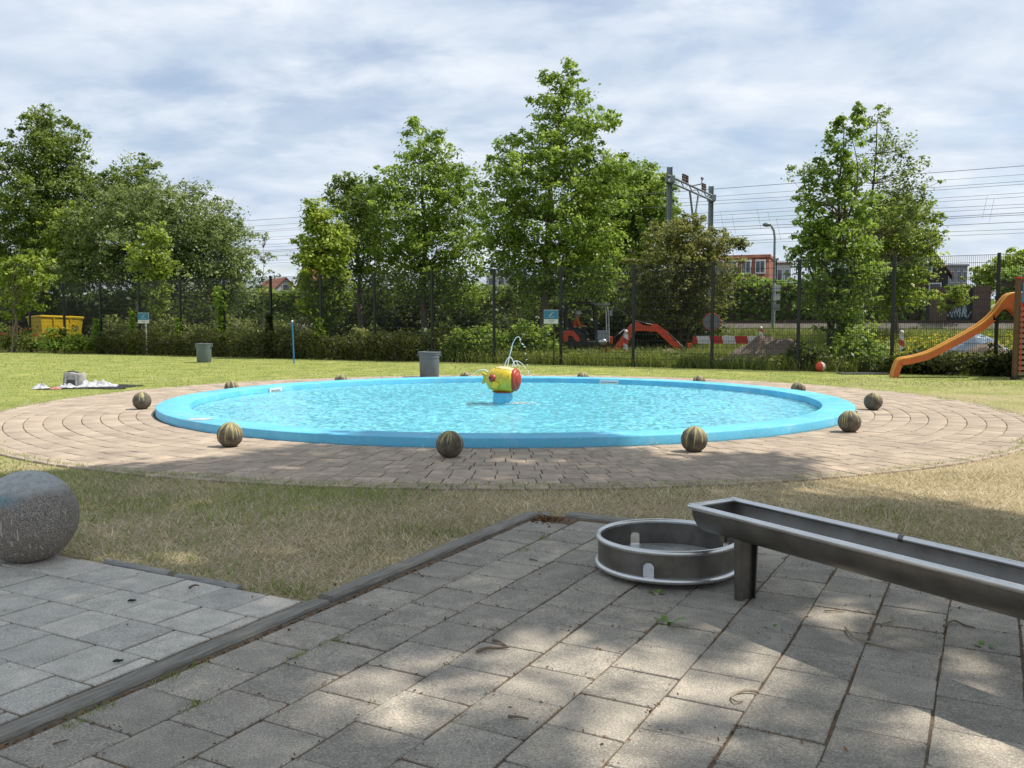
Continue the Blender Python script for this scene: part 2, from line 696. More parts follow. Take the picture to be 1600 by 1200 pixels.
def granite_material():
    t = NT('granite')
    c = t.coord()
    sp = t.voronoi(c, 240, out=1)
    s2 = t.new('ShaderNodeSeparateColor')
    t.l.new(sp, s2.inputs[0])
    k = t.ramp(s2.outputs[0], [(0.0, (0.06, 0.055, 0.05)), (0.4, (0.20, 0.178, 0.158)), (0.75, (0.28, 0.24, 0.205)), (1.0, (0.44, 0.42, 0.385))])
    k = t.mix(t.rng(t.noise(c, 5, 5, 0.65), 0.45, 0.7, 0, 0.6), k, (0.22, 0.175, 0.14))
    sx = t.new('ShaderNodeSeparateXYZ')
    t.l.new(c, sx.inputs[0])
    # faded blue and pale paint left on its crown, pale drips below it
    z = t.math('ADD', sx.outputs[2], t.math('MULTIPLY', t.math('SUBTRACT', t.noise(c, 7, 5, 0.65), 0.5), 0.14))
    cap = t.rng(z, 0.40, 0.46)
    left = t.rng(sx.outputs[0], -0.16, 0.12, 1.0, 0.0)
    k = t.mix(t.math('MULTIPLY', cap, t.rng(t.noise(c, 26, 4), 0.3, 0.6, 0.35, 0.9)), k, (0.40, 0.43, 0.43))
    band = t.math('MULTIPLY', t.rng(z, 0.345, 0.395), t.rng(z, 0.41, 0.46, 1, 0))
    k = t.mix(t.math('MULTIPLY', t.math('MULTIPLY', band, left), 0.9), k, (0.10, 0.30, 0.42))
    sk = t.mapping(c, (1, 0.35, 0.09), (0, 0.5, 0))
    dr = t.noise(sk, 95, 2, 0.5)
    k = t.mix(t.math('MULTIPLY', t.math('MULTIPLY', t.rng(dr, 0.625, 0.65), t.rng(sx.outputs[2], 0.33, 0.38, 1, 0)), t.rng(t.noise(c, 6, 3), 0.45, 0.58, 0, 0.8)), k, (0.58, 0.53, 0.45))
    return t.fin(k, 0.8, 0, t.bump(t.noise(c, 110, 3), 0.4, 0.004))


granite_material()


def ball_paint(name):
    """concrete ball with yellow-green paint on top that has run down in drips"""
    t = NT(name)
    c = t.coord()
    r = t.rand()
    st = t.noise(c, 14, 5, 0.7)
    k = t.ramp(st, [(0.3, (0.045, 0.04, 0.028)), (0.6, (0.13, 0.11, 0.078)), (0.8, (0.25, 0.215, 0.155))])
    sx = t.new('ShaderNodeSeparateXYZ')
    t.l.new(c, sx.inputs[0])
    an = t.math('MULTIPLY', t.math('ARCTAN2', sx.outputs[1], sx.outputs[0]), 1.0)
    cb = t.new('ShaderNodeCombineXYZ')
    t.l.new(t.math('ADD', an, t.math('MULTIPLY', r, 20.0)), cb.inputs[0])
    cb.inputs[1].default_value = 0.0
    t.l.new(t.math('MULTIPLY', sx.outputs[2], 0.22), cb.inputs[2])
    drip = t.noise(cb.outputs[0], 6.5, 2, 0.5)
    top = t.math('ADD', t.rng(sx.outputs[2], 0.03, 0.285, 0.71, 0.445), t.math('MULTIPLY', t.math('SUBTRACT', r, 0.5), 0.06))
    k2 = t.ramp(t.noise(c, 20, 4), [(0.35, (0.29, 0.25, 0.085)), (0.65, (0.46, 0.41, 0.19))])
    k = t.mix(t.rng(t.math('SUBTRACT', drip, top), -0.015, 0.02, 0, 0.92), k, k2)
    return t.fin(k, 0.75, 0, t.bump(st, 0.5, 0.006))


ball_paint('ball_paint')


def timber_material(name, col):
    t = NT(name)
    c = t.mapping(t.coord(), (1.2, 16, 16))
    n = t.noise(c, 5, 6, 0.7, 0.3)
    m = t.noise(t.coord(), 4, 4)
    k = t.ramp(n, [(0.3, tuple(x * 0.4 for x in col)), (0.7, col)])
    k = t.mix(t.rng(m, 0.4, 0.7, 0, 0.5), k, tuple(x * 0.55 for x in col))
    return t.fin(k, 0.9, 0, t.bump(n, 0.9, 0.012), 0.2)


timber_material('weathered_timber', (0.40, 0.37, 0.32))
timber_material('brown_timber', (0.21, 0.125, 0.07))
timber_material('pale_timber', (0.36, 0.27, 0.18))


def striped(name, a, b, period, skew=0.6, ax=0):
    t = NT(name)
    sx = t.new('ShaderNodeSeparateXYZ')
    t.l.new(t.coord(), sx.inputs[0])
    q = t.math('ADD', sx.outputs[ax], t.math('MULTIPLY', sx.outputs[2 if ax == 0 else 0], skew))
    f = t.math('FRACT', t.math('DIVIDE', q, period))
    k = t.mix(t.math('GREATER_THAN', f, 0.5), a, b)
    k = t.mix(t.rng(t.noise(t.coord(), 12, 4), 0.5, 0.7, 0, 0.25), k, (0.25, 0.22, 0.2))
    return t.fin(k, 0.5)


striped('barrier_stripe', (0.70, 0.68, 0.66), (0.50, 0.025, 0.02), 0.92, 0.25)
striped('beacon_stripe', (0.72, 0.71, 0.70), (0.55, 0.06, 0.03), 0.42, 0.6, 2)
striped('ball_stripe', (0.75, 0.73, 0.71), (0.62, 0.07, 0.03), 0.30, 0.0)

plain('fence_steel', (0.006, 0.008, 0.008), 0.5, 0.0, 0.3, 3, 0.05)
plain('bin_grey', (0.13, 0.165, 0.18), 0.5, 0, 0.2, 4, 0.1)
plain('bin_rim', (0.10, 0.13, 0.145), 0.5)
plain('blue_paint', (0.03, 0.21, 0.42), 0.5)
plain('sign_blue', (0.03, 0.19, 0.31), 0.4, 0, 0.12)
plain('sign_white', (0.66, 0.67, 0.66), 0.5, 0, 0.12)
plain('white_plastic', (0.74, 0.75, 0.74), 0.45, 0, 0.1)
plain('grate_dark', (0.12, 0.13, 0.13), 0.6)
plain('fish_yellow', (0.66, 0.48, 0.035), 0.35, 0, 0.18, 5, 0.1)
plain('fish_cream', (0.72, 0.60, 0.33), 0.4, 0, 0.15)
plain('fish_red', (0.40, 0.045, 0.018), 0.4, 0, 0.15)
plain('slide_orange', (0.60, 0.135, 0.025), 0.4, 0, 0.2, 2.5, 0.05)
plain('slide_faded_lit', (0.64, 0.30, 0.05), 0.4, 0, 0.2, 2.5, 0.05)  # faded yellow-orange; sunlight on rim and bed is put into this lighter colour
plain('red_paint', (0.48, 0.03, 0.02), 0.45)
plain('machine_red', (0.68, 0.075, 0.022), 0.4, 0, 0.25, 3, 0.05)
plain('machine_dark', (0.018, 0.019, 0.02), 0.5)
plain('machine_grey', (0.30, 0.33, 0.35), 0.45)
plain('rubber', (0.02, 0.02, 0.02), 0.8)
plain('chrome', (0.55, 0.56, 0.57), 0.25, 1.0, 0.1)
plain('vest_orange', (0.70, 0.12, 0.02), 0.8)
plain('skin', (0.42, 0.24, 0.17), 0.6, 0, 0.1, 4, 0)
plain('trousers_dark', (0.03, 0.035, 0.05), 0.85)
plain('helmet_white', (0.62, 0.63, 0.65), 0.4)
plain('blanket_black', (0.012, 0.012, 0.013), 0.9)
plain('cloth_white', (0.50, 0.51, 0.53), 0.85, 0, 0.35, 9, 0.5, 30)
plain('cloth_pink', (0.50, 0.20, 0.19), 0.85)
plain('bag_canvas', (0.40, 0.39, 0.37), 0.85, 0, 0.5, 10, 0.4, 40)
plain('bag_dark', (0.08, 0.075, 0.07), 0.85)
plain('skip_yellow', (0.74, 0.50, 0.015), 0.45, 0, 0.12, 1.5)
plain('gantry_steel', (0.24, 0.28, 0.29), 0.55, 0.3, 0.25, 2)
plain('insulator', (0.10, 0.055, 0.04), 0.4)
plain('wire', (0.12, 0.13, 0.14), 0.6, 0.0, 0.1, 2, 0)
plain('rail_rust', (0.09, 0.065, 0.05), 0.55, 0.3)
plain('lamp_metal', (0.27, 0.31, 0.31), 0.5, 0.2)
plain('render_white', (0.62, 0.61, 0.58), 0.8, 0, 0.12, 0.6)
plain('wall_grey', (0.27, 0.28, 0.29), 0.8, 0, 0.15, 0.6)
plain('wall_dark', (0.035, 0.03, 0.027), 0.85, 0, 0.3, 0.8)
plain('wall_brick', (0.13, 0.085, 0.065), 0.85, 0, 0.35, 3)
plain('window_white', (0.72, 0.73, 0.73), 0.5, 0, 0.1)
plain('gate_green', (0.018, 0.035, 0.03), 0.6)
plain('graffiti', (0.42, 0.52, 0.56), 0.7)
plain('tarp_blue', (0.26, 0.33, 0.42), 0.35, 0, 0.3, 3, 0.3, 12)
plain('sign_back', (0.22, 0.24, 0.25), 0.45, 0.4)
plain('mat_rubber', (0.12, 0.12, 0.115), 0.9, 0, 0.3, 9, 0.5, 60)
plain('stone_grey', (0.30, 0.29, 0.27), 0.9, 0, 0.3, 8, 0.5)
plain('twig_wood', (0.19, 0.145, 0.10), 0.9, 0, 0.4, 30, 0.5, 90)
plain('twig_pale', (0.34, 0.28, 0.20), 0.9, 0, 0.3, 30, 0.5, 90)
plain('dropping', (0.012, 0.02, 0.012), 0.7)


def glass_material():
    t = NT('window_glass')
    return t.fin((0.09, 0.11, 0.13), 0.08, 0.0, None, 0.8)


glass_material()


def roof_material():
    t = NT('roof_tile')
    c = t.coord()
    n = t.noise(c, 2.5, 5, 0.6)
    br = t.voronoi(t.mapping(c, (3.3, 3.3, 4.0)), 1.2, out=1)
    s = t.new('ShaderNodeSeparateColor')
    t.l.new(br, s.inputs[0])
    k = t.ramp(s.outputs[0], [(0, (0.24, 0.085, 0.05)), (1, (0.42, 0.165, 0.095))])
    k = t.mix(t.rng(n, 0.45, 0.7, 0, 0.5), k, (0.20, 0.09, 0.06))
    return t.fin(k, 0.8, 0, t.bump(s.outputs[0], 0.5, 0.05))


roof_material()
M = MATS

# ------------------------------------------------------------------ foliage generator


def unit(v):
    return v / np.maximum(np.linalg.norm(v, axis=1, keepdims=True), 1e-6)


def leaves(cent, size, up=0.5, out=None, aspect=0.62, tint=None, var=0.35):
    """kite-shaped leaves at cent (N,3); returns verts, faces, tint"""
    n = len(cent)
    nr = rng.normal(size=(n, 3))
    nr[:, 2] = np.abs(nr[:, 2]) + up
    if out is not None:
        nr += out * 0.6
    nr = unit(nr)
    d = unit(np.cross(nr, rng.normal(size=(n, 3))))
    d[:, 2] -= 0.25
    d = unit(d)
    s = unit(np.cross(nr, d))
    L = (size * (1 + var * rng.normal(size=n))).clip(size * 0.4, size * 1.9)[:, None]
    W = L * aspect * 0.5
    b = cent - d * L * 0.5
    tip = cent + d * L * 0.5
    mid = cent - d * L * 0.05 + nr * L * 0.07
    v = np.stack([b, mid + s * W, tip, mid - s * W], 1).reshape(-1, 3)
    f = np.arange(n * 4).reshape(-1, 4)
    t = np.repeat(tint if tint is not None else rng.random(n), 4)
    return v, f, np.repeat(t[:, None], 3, 1)


def leaf_object(name, parts, mat, parent=None):
    vs, fs, ts, o = [], [], [], 0
    for v, f, t in parts:
        vs.append(v)
        fs.append(f + o)
        ts.append(t)
        o += len(v)
    v = np.concatenate(vs)
    loc = np.zeros(3)
    if parent is not None:
        v = v - np.array(root_loc(parent))
    else:
        loc = np.array([v[:, 0].mean(), v[:, 1].mean(), v[:, 2].min()])
        v = v - loc
    me = fast_mesh(name, v, np.concatenate(fs), mat, np.concatenate(ts).clip(0, 1))
    o = link_mesh(name, me, parent)
    o.location = loc
    return o


def clump_leaves(cc, cr, per, size, squash=0.75, up=0.5, core=None):
    """leaves scattered round clump centres cc (K,3) with radii cr (K,)"""
    k = len(cc)
    idx = np.repeat(np.arange(k), per)
    off = rng.normal(size=(len(idx), 3)) * 0.52
    off[:, 2] *= squash
    p = cc[idx] + off * cr[idx][:, None]
    ct = 0.5 + 0.2 * rng.normal(size=k)
    t = (ct[idx] + 0.22 * rng.normal(size=len(idx))).clip(0.02, 0.98)
    return leaves(p, size, up, unit(off), tint=t)


def limb(mb, a, b, r0, r1, sag=0.12, seg=4, n=5):
    a, b = Vector(a), Vector(b)
    L = (b - a).length
    pts, rads = [], []
    j = Vector((random.uniform(-1, 1), random.uniform(-1, 1), random.uniform(-0.4, 0.8))) * L * sag
    for i in range(seg + 1):
        t = i / seg
        pts.append(a.lerp(b, t) + j * math.sin(math.pi * t))
        rads.append(r0 + (r1 - r0) * t)
    mb.tube(pts, rads, n, cap=False)


def tree(name, label, cat, group, bx, by, lobes, Y, leaf, mat, bk='bark_grey', dens=1.0, per=42, cr=0.42, trunk_r=0.11, depth=1.0, shell=3.0, multi=1, zbase=0.0, limbs=46, limb_k=1.0, squash=0.62, up=0.5, wisp=0.22):
    """lobes are (cx, cy, rx, ry) outlines of the crown as it looks from the lawn, set at distance Y"""
    s = Y / FPX
    root = empty(name, (bx, by, zbase), label, cat, group)
    cl, rr = [], []
    for cx, cy, rx, ry in lobes:
        c = at(cx, cy, Y)
        a, b_ = rx * s * 1.1, ry * s * 1.05
        dd = min(max(a, 0.5 * (a + b_)), 3.2) * depth
        k = max(5, int(dens * 17.0 * (a * b_ + a * dd * 0.5 + b_ * dd * 0.5) / (cr * 2) ** 1.3))
        q = unit(rng.normal(size=(k, 3))) * (rng.random(k)[:, None] ** (1 / shell))
        q *= 1 + 0.10 * rng.normal(size=(k, 1))
        cl.append(q * np.array([a, dd, b_]) + np.array(c))
        rr.append(cr * (0.65 + 0.7 * rng.random(k)) * min(1.0, 0.45 + 0.55 * min(a, b_) / 0.9))
        m = max(2, int(k * wisp))
        q = rng.normal(size=(m, 3))
        q[:, 2] = np.abs(q[:, 2]) * 0.8 + 0.15
        q = unit(q) * (1.02 + 0.28 * rng.random((m, 1)))
        cl.append(q * np.array([a, dd, b_]) + np.array(c))
        rr.append(np.full(m, cr * 0.42))
    cc, rr = np.concatenate(cl), np.concatenate(rr)
    keep = cc[:, 2] > zbase + 0.15
    cc, rr = cc[keep], rr[keep]
    top = cc[:, 2].max()
    # wood
    tb = MB()
    tips = []
    ctop = cc[cc[:, 2] > top - 1.2].mean(0)
    for m in range(multi):
        ang = random.uniform(0, 6.28)
        b0 = Vector((bx + (0.18 * math.cos(ang) if multi > 1 else 0), by + (0.18 * math.sin(ang) if multi > 1 else 0), zbase - 0.05))
        e = Vector(ctop) if m == 0 else Vector(cc[rng.integers(len(cc))])
        pts, rads = [], []
        for i in range(9):
            t = i / 8
            p = b0.lerp(e, t)
            p.x = b0.x + (e.x - b0.x) * t ** 1.6
            p += Vector((random.uniform(-1, 1), random.uniform(-1, 1), 0)) * 0.05 * (t * (e.z - zbase)) ** 0.5
            pts.append(p)
            rads.append((trunk_r * (1 if m == 0 else 0.7)) * (1 - t * 0.86) * (1.25 if i == 0 else 1))
        tb.tube(pts, rads, 8)
        tips.append(pts)
    trunk = tb.build('trunk', M[bk], root, smooth=True)
    lb = MB()
    order = rng.permutation(len(cc))[:limbs]
    for i in order:
        c = Vector(cc[i])
        pts = random.choice(tips)
        best = min(pts[1:], key=lambda p: abs(p.z - (c.z - 0.55 * math.hypot(p.x - c.x, p.y - c.y))))
        L = (c - best).length
        limb(lb, best, c, limb_k * min(trunk_r * 0.42, 0.014 + 0.014 * L), 0.005, 0.16, 5, 4)
    if len(order):
        lb.build('branches', M[bk], root)['kind'] = 'stuff'
    leaf_object('crown', [clump_leaves(cc, rr, int(per * 1.2), leaf * 0.80, squash, up)], M[mat], root)
    return root


def bush(name, label, cat, group, X, Y, rx, ry, h, leaf, mat, n=60, per=45, z0=0.0, cr=0.34, stems=7, bk='bark_brown', root=None):
    root = empty(name, (X, Y, z0), label, cat, group)
    q = unit(rng.normal(size=(n, 3))) * (rng.random(n)[:, None] ** (1 / 2.6))
    q[:, 2] = np.abs(q[:, 2]) * 0.5 + 0.5 * (q[:, 2] * 0.5 + 0.5)
    cc = q * np.array([rx, ry, h]) + np.array([X, Y, z0 + 0.06])
    rr = cr * (0.7 + 0.6 * rng.random(n))
    mb = MB()
    for i in range(stems):
        c = cc[rng.integers(n)]
        limb(mb, (X + random.uniform(-.3, .3) * rx, Y + random.uniform(-.3, .3) * ry, z0 - 0.03), c, 0.018, 0.005, 0.1, 3, 4)
    mb.build('stem', M[bk], root)['kind'] = 'stuff'
    leaf_object('foliage', [clump_leaves(cc, rr, per, leaf)], M[mat], root)
    return root


def blades(pts, length, width, lean=0.5, tint=None, z=0.0, var=0.3):
    """one-triangle-pair grass blades at pts (N,2 or 3)"""
    n = len(pts)
    if pts.shape[1] == 2:
        pts = np.column_stack([pts, np.full(n, z)])
    a = rng.random(n) * 6.283
    d = np.stack([np.cos(a), np.sin(a), np.zeros(n)], 1)
    L = (length * (1 + var * rng.normal(size=n))).clip(length * 0.3, length * 2)[:, None]
    ln = (lean * (0.6 + 0.8 * rng.random(n)))[:, None]
    tip = pts + d * L * ln
    tip[:, 2] += (L[:, 0] * np.sqrt(np.maximum(0.02, 1 - np.minimum(ln[:, 0], 0.98) ** 2)))
    b = rng.random(n) * 6.283
    s = np.stack([np.cos(b), np.sin(b), np.zeros(n)], 1) * width * 0.5
    v = np.stack([pts - s, pts + s, tip], 1).reshape(-1, 3)
    f = np.arange(n * 3).reshape(-1, 3)
    t = np.repeat((tint if tint is not None else rng.random(n)).clip(0.02, 0.98), 3)
    return v, f, np.repeat(t[:, None], 3, 1)


def in_view(p, margin=0.06, ymin=0.0):
    return (p[:, 1] > ymin) & (np.abs(p[:, 0]) < (0.571 + margin) * p[:, 1] + 0.4)


# plan of the place: t runs along the long timber edge, u across it
T2 = np.array([0.472, 0.8816])
U2 = np.array([0.8816, -0.472])
CORNER = np.array([0.20, 6.56])        # inner corner of the timber edging
POOL = np.array([-0.10, 15.93])
POOL_R = 5.82
RING_R = 8.22
FENCE_C, FENCE_M = 31.15, 0.534          # fence line: y = C - M x


def tu(p):
    q = np.asarray(p) - CORNER
    return q @ T2, q @ U2


# ------------------------------------------------------------------ lawn sheet (with the pool's opening)
nseg = 96
radii = [5.75, 6.2, 7, 8.2, 9, 10, 11.5, 13, 15, 18, 22, 28, 36, 50, 80, 140, 260, 520, 1100, 2200]
vv, ff = [], []
for i, r_ in enumerate(radii):
    for k in range(nseg):
        a = 2 * math.pi * k / nseg
        x, y = POOL[0] + r_ * math.cos(a), POOL[1] + r_ * math.sin(a)
        vv.append((x, y, 0.0))
for i in range(len(radii) - 1):
    for k in range(nseg):
        l = (k + 1) % nseg
        ff.append((i * nseg + k, (i + 1) * nseg + k, (i + 1) * nseg + l, i * nseg + l))
lawn = link_mesh('lawn', fast_mesh('lawn', vv, ff, M['lawn_soil']))
tag(lawn, 'sunlit patchy lawn around the pool and out to the fence', 'lawn', kind='structure')

# ------------------------------------------------------------------ paving


def quad_sheet(name, pts, z, mat):
    me = fast_mesh(name, [(p[0], p[1], z) for p in pts], [list(range(len(pts)))], mat)
    return link_mesh(name, me)


def tile_mesh(name, sx, sy, h, bev, mat, jit=0.0035):
    """paver with chamfered, unevenly worn edges and blunted corners; top at z=0"""
    hx, hy = sx / 2, sy / 2
    q = 0.86
    base = [(-hx * q, -hy), (hx * q, -hy), (hx, -hy * q), (hx, hy * q), (hx * q, hy), (-hx * q, hy), (-hx, hy * q), (-hx, -hy * q)]
    cut = [random.uniform(0.0, 1.0) ** 2 for _ in range(4)]
    pts = []
    for i, (x, y) in enumerate(base):
        c = cut[((i + 1) // 2) % 4]
        # slide the point towards the true corner: little cut on sound corners, more on chipped ones
        cx = math.copysign(hx, x)
        cy = math.copysign(hy, y)
        w = 1 - (0.12 + 0.5 * c)
        x, y = x + (cx - x) * w, y + (cy - y) * w
        pts.append((x - math.copysign(abs(random.gauss(0, jit)) * 0.6, x), y - math.copysign(abs(random.gauss(0, jit)) * 0.6, y)))
    n = len(pts)
    vs = []
    for z, i in ((-h, 0.0), (-bev, 0.0), (-bev * 0.25, bev * 0.5), (0.0, bev * 1.4)):
        vs += [(x * (1 - i / hx), y * (1 - i / hy), z) for x, y in pts]
    me = bpy.data.meshes.new(name)
    fs = [tuple(3 * n + j for j in range(n))]
    for k in range(3):
        for j in range(n):
            l = (j + 1) % n
            fs.append((k * n + j, k * n + l, k * n + n + l, k * n + n + j))
    me.from_pydata(vs, [], fs)
    me.materials.append(mat)
    me.update()
    return me


ANG_U = math.atan2(U2[1], U2[0])
TS = 0.303


def P(t, u):
    return CORNER + T2 * t + U2 * u


terrace = quad_sheet('terrace', [P(0.03, 0.0), P(-6.6, 0.0), P(-6.6, 7.2), P(0.03, 7.2)], 0.0212, M['joint_soil'])
tag(terrace, 'worn grey square paving slabs under the steel trough', 'paving', kind='structure')
tms = [tile_mesh('paving_tile', TS - 0.005, TS - 0.005, 0.05, 0.004, M['tile_grey']) for _ in range(10)]
tm = tms[0]
u0 = 0.046
slots = []
for c in range(24):
    t_edge = -0.066 if c % 2 else -0.215
    t_edge += random.uniform(-0.03, 0.03) if c > 5 else 0
    for r_ in range(21):
        slots.append((P(t_edge - (r_ + 0.5) * TS, u0 + (c + 0.5) * TS), c, r_))
vis = [s for s in slots if s[0][1] > 1.7 and abs(s[0][0]) < 0.571 * s[0][1] + 0.35]
vis.sort(key=lambda s: s[0][0] ** 2 + s[0][1] ** 2)
near_set = set((s[1], s[2]) for s in vis[:300])
rest_v, rest_f, rest_t = [], [], []
tv = np.array([v.co[:] for v in tm.vertices])
tf = None


def place_tile(mesh, name, parent, p, z, rz, tilt=0.006):
    o = bpy.data.objects.new(name, mesh)
    COL.objects.link(o)
    o.parent = parent
    o.location = (p[0] + random.uniform(-.003, .003), p[1] + random.uniform(-.003, .003), z + random.uniform(-.0025, .003))
    o.rotation_euler = (random.uniform(-tilt, tilt), random.uniform(-tilt, tilt), rz + random.uniform(-.012, .012))
    return o


def xform(v, p, z, rz):
    c, s = math.cos(rz), math.sin(rz)
    w = v.copy()
    w[:, 0], w[:, 1] = v[:, 0] * c - v[:, 1] * s + p[0], v[:, 0] * s + v[:, 1] * c + p[1]
    w[:, 2] += z
    return w


for p, c, r_ in slots:
    if (c, r_) in near_set:
        place_tile(random.choice(tms), 'paving_tile', terrace, p, 0.027, ANG_U + random.choice((0, math.pi / 2, math.pi)), 0.003)
    else:
        rest_v.append((p, 0.027 + random.uniform(-.003, .003)))
if rest_v:
    mbr = MB()
    pf = [tuple(q.vertices) for q in tm.polygons]
    for p, z in rest_v:
        mbr.add(xform(tv, p, z, ANG_U), pf)
    o = mbr.build('remaining_tiles', M['tile_grey'], terrace)
    o['kind'] = 'stuff'

# second paved strip left of the timber, laid the other way round
path = quad_sheet('path', [P(-2.40, -0.14), P(-6.8, -0.14), P(-6.8, -4.8), P(-2.40, -4.8)], 0.0135, M['joint_soil'])
tag(path, 'pale grey square paving slabs left of the timber beam', 'paving', kind='structure')
tm2s = [tile_mesh('paving_tile', TS - 0.008, TS - 0.008, 0.05, 0.005, M['tile_pale'], 0.002) for _ in range(8)]
tm2a = tile_mesh('paving_tile', TS * 0.28 - 0.010, TS - 0.010, 0.05, 0.005, M['tile_pale'])
tm2b = tile_mesh('paving_tile', TS * 0.78 - 0.010, TS - 0.010, 0.05, 0.005, M['tile_pale'])
for r_ in range(14):
    fr = 0.28 if r_ % 2 else 0.78
    t_ = -2.41 - (r_ + 0.5) * TS
    place_tile(tm2a if r_ % 2 else tm2b, 'paving_tile', path, P(t_, -0.15 - fr * TS / 2), 0.022, ANG_U)
    for c in range(15):
        p = P(t_, -0.15 - (c + 0.5 + fr) * TS)
        if p[1] > 1.4 and abs(p[0]) < 0.571 * p[1] + 0.6:
            place_tile(random.choice(tm2s), 'paving_tile', path, p, 0.022, ANG_U, 0.003)

# ring of bricks round the pool
surround = link_mesh('pool_surround', None)
sv, sf = [], []
for i, r_ in enumerate((5.79, RING_R)):
    for k in range(128):
        a = 2 * math.pi * k / 128
        sv.append((POOL[0] + r_ * math.cos(a), POOL[1] + r_ * math.sin(a), 0.013))
for k in range(128):
    l = (k + 1) % 128
    sf.append((k, 128 + k, 128 + l, l))
bpy.data.objects.remove(surround)
surround = link_mesh('pool_surround', fast_mesh('pool_surround', sv, sf, M['joint_sand']))
tag(surround, 'ring of tan brick courses laid around the round pool', 'paving', kind='structure')
CW = (RING_R - 5.85) / 9.6
bl = []
for k in range(10):
    rm = 5.85 + (k + 0.5) * CW
    n = int(2 * math.pi * rm / 0.212)
    a0 = random.uniform(0, 6)
    for i in range(n):
        a = a0 + 2 * math.pi * i / n
        p = POOL + np.array([math.cos(a), math.sin(a)]) * rm
        bl.append((p, a, k, 2 * math.pi * rm / n))
front = [b for b in bl if b[0][1] < 16 and abs(b[0][0]) < 0.571 * b[0][1] + 0.3]
front.sort(key=lambda b: b[0][0] ** 2 + b[0][1] ** 2)
ids = set(id(b) for b in front[:300])
bms = [tile_mesh('brick', CW - 0.006, 0.207, 0.05, 0.005, M['brick_tan']) for _ in range(8)]
bm_ = bms[0]
bv = np.array([v.co[:] for v in bm_.vertices])
bf = [tuple(q.vertices) for q in bm_.polygons]
bq = np.array([q for q in bf if len(q) == 4])
btop = np.array([q for q in bf if len(q) != 4])[0]
bq = np.concatenate([bq, np.array([[btop[0], btop[1], btop[2], btop[3]], [btop[0], btop[3], btop[4], btop[7]], [btop[4], btop[5], btop[6], btop[7]]])])
fv, ffa, ft = [], [], []
for b in bl:
    p, a, k, w = b
    if id(b) in ids:
        o = place_tile(random.choice(bms), 'brick', surround, p, 0.021, a, 0.007)
    else:
        ffa.append(bq + len(fv) * len(bv))
        fv.append(xform(bv, p + rng.normal(size=2) * 0.002, 0.021 + random.uniform(-.003, .003), a + random.uniform(-.02, .02)))
        ft.append(np.full((len(bv), 3), 0.88 + 0.2 * random.random()))
o = link_mesh('far_bricks', fast_mesh('far_bricks', np.concatenate(fv), np.concatenate(ffa), M['brick_tan_far'], np.concatenate(ft)), surround)
o['kind'] = 'stuff'

# ------------------------------------------------------------------ pool
RIM_Z, WATER_Z, FLOOR_Z = 0.135, 0.026, -0.11
pool = empty('wading_pool', (POOL[0], POOL[1], 0.0), 'round shallow wading pool with wide bright blue painted rim', 'pool')
mb = MB()
RI = POOL_R - 0.5
mb.lathe([(POOL_R + 0.0, -0.06), (POOL_R, RIM_Z - 0.018), (POOL_R - 0.006, RIM_Z - 0.006), (POOL_R - 0.02, RIM_Z), (RI + 0.02, RIM_Z - 0.004), (RI + 0.006, RIM_Z - 0.010), (RI, RIM_Z - 0.022), (RI, FLOOR_Z)], (POOL[0], POOL[1], 0), 160)
mb.build('rim', M['pool_paint'], pool, smooth=True).cycles.is_caustics_receiver = True
mb = MB()
mb.lathe([(RI + 0.01, FLOOR_Z), (3, FLOOR_Z - 0.03), (0.01, FLOOR_Z - 0.05)], (POOL[0], POOL[1], 0), 96)
mb.build('floor', M['pool_floor_paint'], pool, smooth=True).cycles.is_caustics_receiver = True


def pool_angle(px, r_, front_):
    """angle on a circle round the pool that appears at image column px"""
    best = None
    for i in range(1440):
        a = 2 * math.pi * i / 1440
        x, y = POOL[0] + r_ * math.cos(a), POOL[1] + r_ * math.sin(a)
        if (y < POOL[1] - 1.2) != front_ and front_ is not None:
            continue
        e = abs(800 + FPX * x / y - px)
        if best is None or e < best[0]:
            best = (e, a)
    return best[1]


for px, w, hh in ((428, 0.36, 0.15), (953, 0.46, 0.10)):
    a = pool_angle(px, RI, False)
    n = Vector((-math.cos(a), -math.sin(a), 0))
    tg = Vector((n.y, -n.x, 0))
    c = Vector((POOL[0] + RI * math.cos(a), POOL[1] + RI * math.sin(a), RIM_Z - 0.03 - hh / 2)) + n * 0.012
    Mr = Matrix(((tg.x, n.x, 0, 0), (tg.y, n.y, 0, 0), (0, 0, 1, 0), (0, 0, 0, 1)))
    f = MB()
    for dx, dz, sx, sz in ((0, hh / 2 - 0.02, w, 0.04), (0, -hh / 2 + 0.02, w, 0.04), (w / 2 - 0.02, 0, 0.04, hh - 0.08), (-w / 2 + 0.02, 0, 0.04, hh - 0.08)):
        f.box(c + tg * dx + Vector((0, 0, dz)), (sx, 0.03, sz), M=Mr)
    sk = f.build('skimmer', M['white_plastic'], pool)
    g = MB()
    g.box(c - n * 0.008, (w - 0.08, 0.006, hh - 0.08), M=Mr)
    g.build('opening', M['grate_dark'], sk)
    for i in range(9):
        g = MB()
        g.box(c + n * 0.004 + tg * ((i - 4) / 9 * (w - 0.09)), (0.012, 0.008, hh - 0.08), M=Mr)
        g.build('grille_bar', M['white_plastic'], sk)
# patch of bare filler on the rim
g = MB()
px, py = ground(312, 655, RIM_Z)
ang = [2 * math.pi * i / 12 for i in range(12)]
g.add([(px + 0.17 * math.cos(a) * (0.8 + 0.4 * random.random()), py + 0.12 * math.sin(a) * (0.8 + 0.4 * random.random()), RIM_Z + 0.003) for a in ang], [tuple(range(12))])
g.build('filler_patch', M['cloth_white'], pool)

